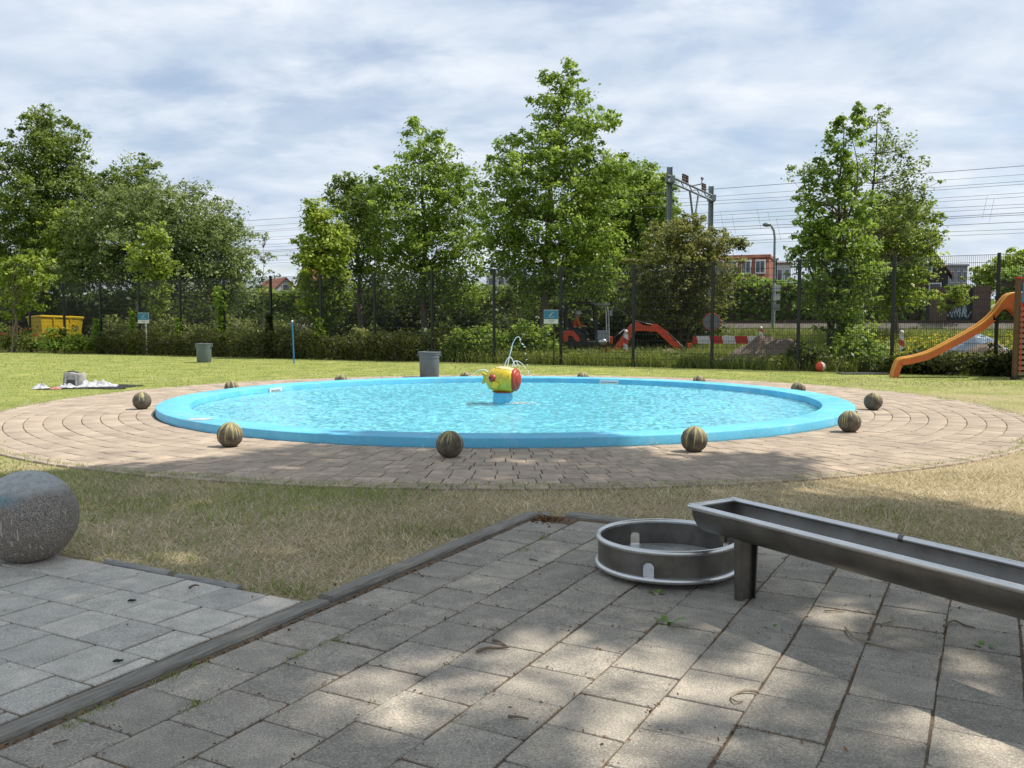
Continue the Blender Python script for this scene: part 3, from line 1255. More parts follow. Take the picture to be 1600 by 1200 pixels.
# water: rippled surface
WS = 0.022
gn = int(2 * (RI + 0.02) / WS) + 1
gx = (np.arange(gn) - (gn - 1) / 2) * WS
X_, Y_ = np.meshgrid(gx, gx)
rw = np.random.default_rng(19)
hgt = np.zeros_like(X_)
for k in range(46):
    lam = 0.10 * (1 + 5.0 * rw.random() ** 2.2)
    th = rw.normal() * 0.9 + (0 if k % 3 else 1.4)
    kk = 2 * math.pi / lam
    hgt += 0.0072 * min(lam, 0.18) * np.sin(kk * (X_ * math.cos(th) + Y_ * math.sin(th)) + rw.random() * 6.28 + 0.8 * np.sin(X_ * 1.3 * rw.random() + Y_ * 1.7 * rw.random() + k))
rad_ = np.hypot(X_, Y_)
hgt += 0.006 * np.exp(-np.hypot(X_ - 0.3, Y_ + 0.25) * 1.1) * np.sin(np.hypot(X_ - 0.3, Y_ + 0.25) * 26)
wv = np.column_stack([X_.ravel() + POOL[0], Y_.ravel() + POOL[1], (WATER_Z + hgt).ravel()])
ok_ = rad_ < RI + 0.004
I_ = np.arange(gn * gn).reshape(gn, gn)
quad = np.stack([I_[:-1, :-1], I_[:-1, 1:], I_[1:, 1:], I_[1:, :-1]], -1).reshape(-1, 4)
okq = ok_.ravel()[quad].all(1)
quad = quad[okq]
used_, inv_ = np.unique(quad, return_inverse=True)
me = fast_mesh('water', wv[used_], inv_.reshape(-1, 4), M['pool_water'], smooth=True)
water = link_mesh('water', me)
water.cycles.is_caustics_caster = True
tag(water, 'rippled clear water of the round blue pool', 'water', kind='structure')

# ------------------------------------------------------------------ railway bank beyond the fence
CN = math.hypot(1, FENCE_M)
DIR = Vector((1, -FENCE_M, 0)).normalized()
NRM = Vector((FENCE_M, 1, 0)).normalized()


def line_pt(c, s):
    """point on the line y + M x = c, at distance s along it from x = 0"""
    return Vector((0, c, 0)) + DIR * s


bank_v, bank_f = [], []
prof = [(41.5, -0.02), (44.5, 0.55), (46.5, 0.98), (48.8, 1.12), (60.5, 1.15), (63.5, 1.1), (75, 0.0)]
ss = np.linspace(-110, 75, 60)
for s_ in ss:
    for c, z in prof:
        q = line_pt(c, s_)
        bank_v.append((q.x, q.y, z + (0.1 * math.sin(s_ * 0.7 + c) if 0.1 < z < 1.1 else 0)))
k = len(prof)
for i in range(len(ss) - 1):
    for j in range(k - 1):
        bank_f.append((i * k + j, (i + 1) * k + j, (i + 1) * k + j + 1, i * k + j + 1))
bank = link_mesh('railway_bank', fast_mesh('railway_bank', bank_v, bank_f, M['bank_soil']))
tag(bank, 'low grassy bank carrying the railway behind the fence', 'embankment', kind='structure')


def strip(name, c0, c1, z0, z1, mat, parent=None, s0=-110, s1=75):
    vs, fs = [], []
    cs = [(c0 - 0.5, z0), (c0, z1), (c1, z1), (c1 + 0.5, z0)]
    n = 40
    for i in range(n + 1):
        for c, z in cs:
            q = line_pt(c, s0 + (s1 - s0) * i / n)
            vs.append((q.x, q.y, z + (random.uniform(-.03, .03) if z == z1 else 0)))
    for i in range(n):
        for j in range(3):
            fs.append((i * 4 + j, (i + 1) * 4 + j, (i + 1) * 4 + j + 1, i * 4 + j + 1))
    return link_mesh(name, fast_mesh(name, vs, fs, mat), parent)


track = strip('railway_track', 50.0, 58.6, 1.13, 1.36, M['ballast'])
tag(track, 'stone ballast of the double railway track', 'railway', kind='structure')
for c in (51.6, 53.2, 55.6, 57.2):
    mb = MB()
    a, b = line_pt(c, -110), line_pt(c, 75)
    Mr = Matrix.Rotation(math.atan2(DIR.y, DIR.x), 4, 'Z')
    mb.box(((a.x + b.x) / 2, (a.y + b.y) / 2, 1.44), (185, 0.07, 0.16), M=Mr)
    mb.build('rail', M['rail_rust'], track)
# ------------------------------------------------------------------ timber edging and kerb


def beam(name, label, group, t0, u0_, t1, u1_, w, h, mat, twist=0.0, z=0.0):
    a, b = P(t0, u0_), P(t1, u1_)
    L = float(np.linalg.norm(b - a))
    rz = math.atan2(b[1] - a[1], b[0] - a[0])
    n = max(6, int(L / 0.12))
    vs, fs = [], []
    for i in range(n + 1):
        x = -L / 2 + L * i / n
        e = 0.012 if i in (0, n) else 0.0
        for y, zz_ in ((-w / 2, -0.08), (-w / 2, h - 0.012), (-w / 2 + 0.012, h), (w / 2 - 0.012, h), (w / 2, h - 0.012), (w / 2, -0.08)):
            vs.append((x + (e if i == 0 else -e), y + random.uniform(-.004, .004), zz_ + random.uniform(-.003, .003)))
    for i in range(n):
        for j in range(5):
            fs.append((i * 6 + j, (i + 1) * 6 + j, (i + 1) * 6 + j + 1, i * 6 + j + 1))
    fs += [tuple(range(5, -1, -1)), tuple(n * 6 + j for j in range(6))]
    m = MB()
    m.add(vs, fs)
    o = m.build(name, M[mat], local=True)
    c = (a + b) / 2
    o.location = (c[0], c[1], z)
    o.rotation_euler = (0, 0, rz + twist)
    return tag(o, label, 'timber beam', group)


beam('timber_beam', 'long weathered timber beam between the two slab pavings at lower left', 'timber edging', -6.6, -0.068, -2.36, -0.062, 0.105, 0.034, 'weathered_timber')
beam('timber_beam', 'weathered timber beam between the dry grass and the terrace slabs', 'timber edging', -2.33, -0.075, 0.02, -0.055, 0.105, 0.040, 'weathered_timber')
beam('timber_beam', 'weathered timber beam at the back of the terrace behind the steel basin', 'timber edging', 0.075, 0.19, 0.06, 3.3, 0.12, 0.045, 'weathered_timber')
beam('timber_beam', 'timber beam at the back of the terrace partly behind the steel trough', 'timber edging', 0.06, 3.33, 0.05, 7.2, 0.12, 0.045, 'weathered_timber')
beam('timber_offcut', 'short loose timber piece at the corner of the edging', None, 0.12, -0.02, -0.10, 0.13, 0.07, 0.03, 'weathered_timber')
beam('kerb_stone', 'thin grey concrete kerb between the dry grass and left slabs', 'kerb stones', -2.375, -1.72, -2.375, -1.15, 0.05, 0.034, 'stone_grey')['category'] = 'kerb'
beam('kerb_stone', 'half buried concrete kerb stone nearest the timber beam on the grass edge', 'kerb stones', -2.375, -1.12, -2.37, -0.62, 0.05, 0.026, 'stone_grey')['category'] = 'kerb'

# ------------------------------------------------------------------ stone balls


def displaced_ball(r, n=48, m=28, amp=0.004, flat=0.0):
    mb = MB()
    mb.sphere((0, 0, 0), r, n, m)
    ph = [random.uniform(0, 6) for _ in range(6)]
    vs = []
    for x, y, z in mb.v:
        d = 1 + amp / r * (math.sin(9 * x / r + ph[0]) * math.sin(7 * y / r + ph[1]) + 0.6 * math.sin(13 * z / r + ph[2]))
        vs.append((x * d, y * d, max(z * d, -r + flat) + r - flat))
    mb.v = vs
    return mb


mb = displaced_ball(0.279, 64, 40, 0.002, 0.012)
big = mb.build('granite_ball', M['granite'], local=True, smooth=True)
big.location = (-2.915, 5.33, 0.012)
tag(big, 'large speckled granite ball with faded blue paint at the left edge', 'stone ball')

bm0 = displaced_ball(0.146, 32, 20, 0.002, 0.012)
small_me = None
ball_list = [(350, None, 'painted concrete ball before the front left of the pool rim'),
             (686, None, 'shaded painted concrete ball in front of the middle of the pool'),
             (1072, None, 'painted concrete ball in front of the pool right of the middle'),
             (1317, -44, 'painted concrete ball standing close to the rim at the front right'),
             (1356, -13, 'bright yellow dripped concrete ball beside the right end of the pool'),
             (239, -168, 'brown streaked concrete ball beside the left end of the pool'),
             (361, 'b', 'ball top showing over the rim nearest the picnic blanket'),
             (532, 'b', 'ball top showing over the rim between blue pole and grey bin'),
             (727, 'b', 'ball top showing over the rim just left of the yellow fish'),
             (911, 'b', 'ball top showing over the rim just right of the yellow fish'),
             (1093, 'b', 'ball top showing over the far rim in front of the round sign'),
             (1248, 'b', 'half hidden ball behind the right part of the pool rim')]
front_a = {350: -119, 686: -95, 1072: -71}
for px, a, lb in ball_list:
    if a == 'b':
        ang_ = pool_angle(px, 6.42, False)
    else:
        ang_ = R(front_a.get(px, a))
    r_ = {350: 6.5, 686: 6.53, 1072: 6.45, 1317: 6.25, 1356: 6.15, 239: 6.12}.get(px, 6.42)
    if small_me is None:
        o = bm0.build('painted_ball', M['ball_paint'], local=True, smooth=True)
        small_me = o.data
    else:
        o = link_mesh('painted_ball', small_me)
    o.location = (POOL[0] + r_ * math.cos(ang_), POOL[1] + r_ * math.sin(ang_), -0.055 if a == 'b' else 0.021)
    o.rotation_euler = (random.uniform(-.1, .1), random.uniform(-.1, .1), random.uniform(0, 6.28))
    tag(o, lb, 'stone ball', 'painted balls around the pool')

# ------------------------------------------------------------------ fish fountain
FX, FY = -0.16, 15.75
fish = empty('fish_fountain', (FX, FY, 0.0), 'yellow spotted fish fountain with red lips on a blue block', 'fountain')
mb = MB()
mb.lathe([(0.175, FLOOR_Z - 0.045), (0.175, 0.10), (0.165, 0.215), (0.01, 0.215)], (FX, FY, 0), 28)
mb.build('pedestal', M['pool_paint'], fish, smooth=True).cycles.is_caustics_receiver = True
# body: a plump ellipsoid facing right and a little towards the lawn
FA = R(-23)
fc = Vector((FX + 0.0, FY, 0.435))
fd = Vector((math.cos(FA), math.sin(FA), 0))
fs_ = Vector((-fd.y, fd.x, 0))


def fpt(a, b, c):
    return fc + fd * a + fs_ * b + Vector((0, 0, c))


vs, fs = [], []
na, nb = 26, 20
for i in range(nb + 1):
    ph = -math.pi / 2 + math.pi * i / nb
    for j in range(na):
        th = 2 * math.pi * j / na
        # a = along body
        a = 0.315 * math.sin(ph)
        k = math.cos(ph) ** 0.85
        vs.append(fpt(a, 0.245 * k * math.cos(th), 0.238 * k * math.sin(th)))
for i in range(nb):
    for j in range(na):
        l = (j + 1) % na
        fs.append((i * na + j, i * na + l, (i + 1) * na + l, (i + 1) * na + j))
mb = MB()
mb.add(vs, fs)
body = mb.build('body', M['fish_yellow'], fish, smooth=True)
# cream crown patch sitting proud of the body
mb = MB()
vs, fs = [], []
for i in range(9):
    for j in range(11):
        u, v = (i / 8 - 0.5) * 2, (j / 10 - 0.5) * 2
        k = math.sqrt(max(0, 1 - (u * 0.55) ** 2 - (v * 0.5) ** 2))
        vs.append(fpt(0.05 + 0.20 * u * (1 - 0.25 * abs(v)), 0.14 * v * (1 - 0.3 * abs(u)), 0.2))
        a_, b_ = 0.05 + 0.20 * u * (1 - 0.25 * abs(v)), 0.14 * v * (1 - 0.3 * abs(u))
        s2 = max(0.0, 1 - (a_ / 0.315) ** 2) ** 0.85
        vs[-1] = fpt(a_, b_, 0.238 * math.sqrt(max(0.02, s2 - (b_ / 0.245) ** 2)) + 0.005)
for i in range(8):
    for j in range(10):
        fs.append((i * 11 + j, (i + 1) * 11 + j, (i + 1) * 11 + j + 1, i * 11 + j + 1))
mb.add(vs, fs)
mb.build('crown_patch', M['fish_cream'], fish, smooth=True)
# lips: thick oval ring round the mouth, open towards the front
mb = MB()
pts = []
for i in range(24):
    th = 2 * math.pi * i / 24
    pts.append(fpt(0.235, 0.125 * math.cos(th), 0.0 + 0.15 * math.sin(th)))
mb.tube(pts, 0.052, 10, closed=True)
mb.build('lips', M['fish_red'], fish, smooth=True)
mb = MB()
for i in range(7):
    a_ = math.pi / 2 * i / 6
    ringp = [fpt(0.235 + 0.105 * math.cos(a_), 0.135 * math.sin(a_) * math.cos(2 * math.pi * j / 18), 0.17 * math.sin(a_) * math.sin(2 * math.pi * j / 18)) for j in range(18)]
    mb.add(ringp, [])
mb.f = [(i * 18 + j, i * 18 + (j + 1) % 18, (i + 1) * 18 + (j + 1) % 18, (i + 1) * 18 + j) for i in range(6) for j in range(18)]
mb.fm = [0] * len(mb.f)
mb.build('mouth', M['fish_red'], fish)
for sgn in (-1, 1):
    e0 = fpt(-0.10, sgn * 0.21, 0.035)
    mb = MB()
    mb.sphere(e0, 0.074, 18, 12)
    ey = mb.build('eye', M['fish_red'], fish, smooth=True)
    mb = MB()
    mb.sphere(e0 + (e0 - fc).normalized() * 0.055, 0.03, 12, 8)
    mb.build('pupil', M['machine_dark'], ey, smooth=True)
    # side fin
    mb = MB()
    base = fpt(0.05, sgn * 0.225, -0.06)
    mb.add([base, base + fd * -0.11 + fs_ * sgn * 0.06 + Vector((0, 0, 0.04)), base + fd * -0.13 + fs_ * sgn * 0.08 + Vector((0, 0, -0.05)), base + fd * -0.05 + fs_ * sgn * 0.04 + Vector((0, 0, -0.08)),
            base + fs_ * sgn * 0.025, base + fd * -0.11 + fs_ * sgn * 0.085 + Vector((0, 0, 0.04)), base + fd * -0.13 + fs_ * sgn * 0.105 + Vector((0, 0, -0.05)), base + fd * -0.05 + fs_ * sgn * 0.065 + Vector((0, 0, -0.08))],
           [(0, 1, 2, 3), (7, 6, 5, 4), (0, 4, 5, 1), (1, 5, 6, 2), (2, 6, 7, 3), (3, 7, 4, 0)])
    mb.build('fin', M['fish_yellow'], fish)
mb = MB()
tb = fpt(-0.30, 0, 0.02)
mb.add([fpt(-0.28, -.02, -.03), fpt(-0.28, -.02, .06), fpt(-0.40, -.025, .13), fpt(-0.37, -.02, .02), fpt(-0.40, -.025, -.09),
        fpt(-0.28, .02, -.03), fpt(-0.28, .02, .06), fpt(-0.40, .025, .13), fpt(-0.37, .02, .02), fpt(-0.40, .025, -.09)],
       [(0, 1, 2, 3), (0, 3, 4), (8, 7, 6, 5), (9, 8, 5), (1, 6, 7, 2), (2, 7, 8, 3), (3, 8, 9, 4), (4, 9, 5, 0), (0, 5, 6, 1)])
mb.build('tail', M['fish_yellow'], fish)
mb = MB()
mb.lathe([(0.16, 0.205), (0.20, 0.222), (0.16, 0.24)], (FX, FY, 0), 24)
mb.build('belly_ring', M['fish_red'], fish, smooth=True)
for k in range(46):          # short knobs all over the skin
    th, ph = random.uniform(0, 6.28), math.asin(random.uniform(-0.8, 0.75))
    a = 0.315 * math.sin(ph)
    kk = math.cos(ph) ** 0.85
    p0 = fpt(a, 0.245 * kk * math.cos(th), 0.238 * kk * math.sin(th))
    n = (p0 - fc).normalized()
    if abs(math.cos(th)) > 0.9 and -0.2 < a < 0.02:
        continue
    mb = MB()
    mb.tube([p0 - n * 0.006, p0 + n * 0.028], [0.013, 0.004], 6)
    mb.build('knob', M['fish_yellow'], fish)

# water jets (arcs thin out into drops)


def jet(label, p0, top, p1, r0=0.011, drops=0.55):
    p0, top, p1 = Vector(p0), Vector(top), Vector(p1)
    mb = MB()
    c = top * 2 - (p0 + p1) / 2
    pts = [(1 - t) ** 2 * p0 + 2 * t * (1 - t) * c + t * t * p1 for t in [i / 22 for i in range(23)]]
    cut = int(22 * drops)
    mb.tube([p + Vector((random.uniform(-.004, .004), random.uniform(-.004, .004), random.uniform(-.004, .004))) for p in pts[:cut + 1]], [r0 * (1 - 0.45 * i / max(1, cut)) * random.uniform(.8, 1.2) for i in range(cut + 1)], 6)
    for p in pts[cut:]:
        for q in range(2):
            d = p + Vector((random.uniform(-.03, .03), random.uniform(-.03, .03), random.uniform(-.04, .04)))
            mb.sphere(d, random.uniform(.005, .012), 6, 4)
    o = mb.build('water_jet', M['water_spray'], smooth=True)
    tag(o, label, 'water jet', 'water jets of the fish fountain')


Yf = FY
jet('tallest water jet arching high over the yellow fish', at(793, 573, Yf), at(811, 527, Yf), at(829, 600, Yf), 0.010, 0.62)
jet('small round water arch on top of the yellow fish', at(788, 573, Yf), at(797, 558, Yf - 0.05), at(806, 578, Yf - 0.1), 0.010, 0.95)
jet('water arch falling beyond the red lips of the fish', at(800, 574, Yf), at(811, 565, Yf), at(832, 592, Yf), 0.009, 0.8)
jet('short water arch leaving the back right of the fish crown', at(801, 573, Yf + .08), at(807, 565, Yf + .1), at(816, 590, Yf + .12), 0.008, 0.7)
jet('low water jet arching left from the tail of the fish', at(765, 583, Yf + .1), at(750, 578, Yf + .1), at(733, 592, Yf + .1), 0.009, 0.85)
fo = MB()
for k in range(70):
    a, r_ = random.uniform(0, 6.28), abs(random.gauss(0.0, 0.1)) + 0.05
    fo.sphere((FX + 0.24 + r_ * math.cos(a) * 1.5, FY - 0.1 + r_ * math.sin(a), WATER_Z + 0.006), random.uniform(.008, .024), 6, 4, (1, 1, 0.4))
o = fo.build('splash_foam', M['cloth_white'], smooth=True)
tag(o, 'white foam where the jets splash below the fish', 'foam', kind='stuff')

# ------------------------------------------------------------------ steel water-play basin and trough
BX, BY, BR = 0.89, 5.06, 0.395
basin = empty('steel_basin', (BX, BY, 0.026), 'round stainless steel basin with arched openings under the trough', 'basin')
Z0, Z1 = 0.075, 0.225


def ring(mb, z, r, tr, n=64):
    mb.tube([(BX + r * math.cos(2 * math.pi * i / n), BY + r * math.sin(2 * math.pi * i / n), z) for i in range(n)], tr, 10, closed=True)


# wall with arched cut-outs: built as a curved grid with the openings left out
mb = MB()
na, nz = 144, 15
op = [math.atan2(-0.365, -0.165), math.atan2(0.37, -0.135), R(20)]
hw = 0.036


def inside_open(a, z):
    for o_ in op:
        d = (a - o_ + math.pi) % (2 * math.pi) - math.pi
        x = d * BR
        h0 = Z0 + 0.062
        if abs(x) < hw and (z < h0 or (z - h0) ** 2 + x * x < hw * hw):
            return True
    return False


for rr_ in (BR, BR - 0.006):
    vs = [(BX + rr_ * math.cos(2 * math.pi * i / na), BY + rr_ * math.sin(2 * math.pi * i / na), Z0 + (Z1 - Z0) * j / nz) for j in range(nz + 1) for i in range(na)]
    fs = []
    for j in range(nz):
        for i in range(na):
            a, z = 2 * math.pi * (i + .5) / na, Z0 + (Z1 - Z0) * (j + .5) / nz
            if not inside_open(a, z):
                l = (i + 1) % na
                fs.append((j * na + i, j * na + l, (j + 1) * na + l, (j + 1) * na + i))
    mb.add(vs, fs)
mb.build('wall', M['brushed_shaded_steel'], basin, smooth=True)
mb = MB()
ring(mb, Z1, BR, 0.0165)
mb.build('top_rim', M['polished_lit_steel'], basin, smooth=True)
mb = MB()
ring(mb, Z0, BR + 0.004, 0.0165)
mb.build('bottom_rim', M['polished_lit_steel'], basin, smooth=True)
mb = MB()
mb.lathe([(0.01, Z0 + 0.012), (BR - 0.01, Z0 + 0.016), (BR - 0.01, Z0 - 0.004), (0.01, Z0 - 0.004)], (BX, BY, 0), 48)
mb.build('floor_plate', M['sky_bright_steel'], basin, smooth=True)
for o_ in op[:2] + op[2:]:
    mb = MB()
    pts = []
    for x, z in [(-hw, Z0 + 0.01), (-hw, Z0 + 0.062)] + [(-hw * math.cos(t), Z0 + 0.062 + hw * math.sin(t)) for t in [math.pi * i / 10 for i in range(1, 10)]] + [(hw, Z0 + 0.062), (hw, Z0 + 0.01)]:
        a = o_ + x / BR
        pts.append((BX + (BR - 0.003) * math.cos(a), BY + (BR - 0.003) * math.sin(a), z))
    mb.tube(pts, 0.0055, 6)
    mb.build('arch_frame', M['brushed_shaded_steel'], basin, smooth=True)
mb = MB()
mb.lathe([(0.14, 0.02), (0.14, Z0), (0.01, Z0)], (BX, BY, 0), 24)
mb.build('foot', M['brushed_shaded_steel'], basin, smooth=True)

TA = Vector((-0.62, 1, 0)).normalized()          # along the trough, away from the camera
TN = Vector((TA.y, -TA.x, 0))                     # to its right
TR, TZ = 0.152, 0.483
tend = Vector((1.075, 4.735, 0))
trough = empty('steel_trough', (1.22, 4.53, 0.026), 'long open stainless steel water trough on a folded steel leg', 'trough')
TL = 3.1
mb = MB()
for rr_ in (TR, TR - 0.006):
    vs, fs = [], []
    ns, nk = 20, 22
    for i in range(ns + 1):
        q = tend - TA * (TL * i / ns)
        for j in range(nk + 1):
            a = math.pi * j / nk
            vs.append(q + TN * (-rr_ * math.cos(a)) + Vector((0, 0, TZ - rr_ * 1.02 * math.sin(a))))
    for i in range(ns):
        for j in range(nk):
            fs.append((i * (nk + 1) + j, (i + 1) * (nk + 1) + j, (i + 1) * (nk + 1) + j + 1, i * (nk + 1) + j + 1))
    mb.add(vs, fs)
mb.build('channel', M['brushed_shaded_steel'], trough, smooth=True)
mb = MB()
for k, off in ((0, 0.0), (1, -0.006)):
    q = tend - TA * 0.002 * 0 + TA * off
    vs = [q + Vector((0, 0, TZ))] + [q + TN * (-TR * math.cos(math.pi * j / 22)) + Vector((0, 0, TZ - TR * 1.02 * math.sin(math.pi * j / 22))) for j in range(23)]
    mb.add(vs, [(0, j + 1, j + 2) for j in range(22)])
mb.build('end_plate', M['brushed_shaded_steel'], trough)
cap_w = TR + 0.004
mb = MB()
mb.tube([tend - TA * TL - TN * cap_w + Vector((0, 0, TZ)), tend - TN * cap_w + TA * 0.004 + Vector((0, 0, TZ)), tend + TN * cap_w + TA * 0.004 + Vector((0, 0, TZ)), tend - TA * TL + TN * cap_w + Vector((0, 0, TZ))], 0.0, 4)
mb = MB()
mb.tube([tend - TA * TL - TN * cap_w + Vector((0, 0, TZ)), tend - TN * cap_w + TA * 0.012 + Vector((0, 0, TZ))], 0.0165, 12)
mb.build('near_rim', M['polished_lit_steel'], trough, smooth=True)
mb = MB()
mb.tube([tend - TA * TL + TN * cap_w + Vector((0, 0, TZ)), tend + TN * cap_w + TA * 0.012 + Vector((0, 0, TZ))], 0.0165, 12)
mb.build('far_rim', M['polished_lit_steel'], trough, smooth=True)
mb = MB()
mb.tube([tend - TN * (cap_w + 0.012) + Vector((0, 0, TZ)), tend + TN * (cap_w + 0.012) + Vector((0, 0, TZ))], 0.0163, 12)
mb.build('end_rim', M['polished_lit_steel'], trough, smooth=True)
mb = MB()
q = tend - TA * 1.02 + TN * cap_w + Vector((0, 0, TZ))
mb.tube([q - TA * 0.012, q + TA * 0.012], 0.0185, 12)
mb.build('weld_sleeve', M['brushed_shaded_steel'], trough, smooth=True)
# outlet stub under the end
mb = MB()
q = tend - TA * 0.10 - TN * 0.02 + Vector((0, 0, TZ - TR * 1.0))
mb.tube([q + Vector((0, 0, 0.01)), q + Vector((0, 0, -0.032))], 0.024, 16)
mb.build('outlet', M['brushed_shaded_steel'], trough, smooth=True)
# leg: web plate between two rounded flanges
for s_ in (0.24, 2.45):
    lc = tend - TA * s_
    mb = MB()
    top = TZ - TR * 0.93
    for sg in (-1, 1):
        for i in range(2):
            pass
        pts = []
        prof_ = [(0.050, -0.030), (0.066, -0.022), (0.072, 0.0), (0.066, 0.022), (0.050, 0.030), (0.050, 0.024), (0.060, 0.017), (0.065, 0.0), (0.060, -0.017), (0.050, -0.024)]
        vs = []
        for z, k in ((0.0, 0.86), (top + 0.012, 1.0)):
            vs += [lc + TN * (sg * a * k) + TA * b * k + Vector((0, 0, z)) for a, b in prof_]
        n = len(prof_)
        mb.add(vs, [(i, (i + 1) % n, n + (i + 1) % n, n + i) for i in range(n)] + [tuple(range(n))])
    vs = []
    for z, k in ((0.0, 0.86), (top - 0.004, 1.0)):
        vs += [lc + TN * (a * k) + TA * (b * k) + Vector((0, 0, z)) for a, b in ((-.066, -.006), (.066, -.006), (.066, .006), (-.066, .006))]
    mb.add(vs, [(0, 1, 5, 4), (1, 2, 6, 5), (2, 3, 7, 6), (3, 0, 4, 7), (4, 5, 6, 7)])
    mb.build('leg', M['brushed_shaded_steel'], trough, smooth=True)

# ------------------------------------------------------------------ bins, net pole, ball, mat


def bin_(label, X, Y):
    b = empty('waste_bin', (X, Y, 0), label, 'bin', 'grey bins on the lawn')
    mb = MB()
    mb.lathe([(0.01, 0.02), (0.235, 0.0), (0.245, 0.012), (0.262, 0.52), (0.274, 0.525), (0.276, 0.60), (0.270, 0.60), (0.256, 0.52), (0.23, 0.03), (0.01, 0.03)], (X, Y, 0), 36)
    mb.build('body', M['bin_grey'], b, smooth=True)
    mb = MB()
    mb.lathe([(0.276, 0.645), (0.300, 0.648), (0.306, 0.662), (0.300, 0.676), (0.278, 0.682), (0.268, 0.66)], (X, Y, 0), 36, closed=True)
    mb.build('rim', M['bin_rim'], b, smooth=True)
    mb = MB()
    mb.lathe([(0.270, 0.59), (0.288, 0.60), (0.292, 0.65), (0.276, 0.655)], (X, Y, 0), 36)
    mb.build('collar', M['bin_grey'], b, smooth=True)
    for sg in (-1, 1):
        mb = MB()
        mb.bbox((X + sg * 0.295, Y - 0.02, 0.585), (0.045, 0.11, 0.05), 0.01)
        mb.build('handle', M['bin_rim'], b)
    return b


bin_('grey waste bin on the far lawn in front of the hedge', -11.07, 32.2)
bin_('larger looking grey waste bin just behind the pool rim', -2.15, 23.3)

mb = MB()
p0 = Vector((*ground(459.5, 568), 0))
mb.tube([p0 + Vector((0, 0, -0.05)), p0 + Vector((-0.04, 0, 1.44))], 0.024, 10)
pole = mb.build('net_pole', M['blue_paint'], smooth=True)
tag(pole, 'thin blue pole standing alone on the lawn before the hedge', 'pole')
mb = MB()
mb.sphere(p0 + Vector((-0.04, 0, 1.47)), 0.04, 10, 8)
mb.build('cap', M['white_plastic'], pole, smooth=True)
for i in range(4):
    mb = MB()
    mb.tube([p0 + Vector((-0.036 + 0.02, 0, 1.3 - i * 0.3)), p0 + Vector((-0.036 + 0.06, 0, 1.3 - i * 0.3))], 0.008, 6)
    mb.build('hook', M['blue_paint'], pole)

mb = MB()
mb.sphere((0, 0, 0.145), 0.145, 24, 16)
o = mb.build('play_ball', M['ball_stripe'], local=True, smooth=True)
o.location = (9.03, 26.2, 0.0)
o.rotation_euler = (0, 0, 0.2)
tag(o, 'red and white play ball lying at the foot of the fence', 'ball')

mat_ = empty('rubber_mat', (9.75, 24.9, 0), 'grey slatted rubber mat in front of the slide exit', 'mat')
for i in range(14):
    mb = MB()
    mb.bbox((9.15 + i * 0.095, 24.9, 0.022), (0.075, 0.55, 0.03), 0.006)
    mb.build('slat', M['mat_rubber'], mat_)
mb = MB()
for y in (24.7, 25.1):
    mb.box((9.77, y, 0.008), (1.32, 0.05, 0.012))
mb.build('backing', M['mat_rubber'], mat_)

# ------------------------------------------------------------------ picnic blanket with bag and clothes
BL = Vector((*ground(140, 605), 0))


def sheet(name, label, cat, c, w, d, h, mat, bumps, seed, rz=0.0, nx=40, ny=30, edge=0.02, group=None):
    """crumpled cloth: closed thin sheet with folds, resting on the ground"""
    r0 = np.random.default_rng(seed)
    ph = r0.random((6, 3)) * 6.28
    fr = r0.random((6, 2)) * 2.2 + 0.8
    top = []
    for j in range(ny + 1):
        for i in range(nx + 1):
            u, v = i / nx * 2 - 1, j / ny * 2 - 1
            k = 1 + 0.12 * math.sin(5 * math.atan2(v, u) + ph[0][0]) + 0.07 * math.sin(9 * math.atan2(v, u) + ph[1][0])
            x, y = u * w / 2 * k, v * d / 2 * k
            e = max(0.0, 1 - max(abs(u), abs(v)) ** 3)
            z = edge
            for (bx, by, br, bh) in bumps:
                z += bh * math.exp(-((u - bx) ** 2 + (v - by) ** 2) / br ** 2)
            f = sum(0.5 + 0.5 * math.sin(u * fr[q][0] * 4.5 + v * fr[q][1] * 4.5 + ph[q][2]) for q in range(6)) / 6
            z = 0.006 + min((z - edge) * (0.5 + 0.8 * f), 0.085 + 0.03 * f) * e + h * f * e + edge * (0.3 + 0.7 * e)
            top.append((x, y, z))
    vs = top + [(x, y, 0.003) for x, y, z in top]
    N = (nx + 1) * (ny + 1)
    fs = []
    for j in range(ny):
        for i in range(nx):
            a = j * (nx + 1) + i
            fs.append((a, a + 1, a + nx + 2, a + nx + 1))
            fs.append((N + a + nx + 1, N + a + nx + 2, N + a + 1, N + a))
    rim = [i for i in range(nx + 1)] + [j * (nx + 1) + nx for j in range(1, ny + 1)] + [ny * (nx + 1) + i for i in range(nx - 1, -1, -1)] + [j * (nx + 1) for j in range(ny - 1, 0, -1)]
    for i in range(len(rim)):
        a, b = rim[i], rim[(i + 1) % len(rim)]
        fs.append((a, N + a, N + b, b))
    mb = MB()
    mb.add(vs, fs)
    o = mb.build(name, M[mat], local=True, smooth=True)
    o.location = c
    o.rotation_euler = (0, 0, rz)
    return tag(o, label, cat, group)


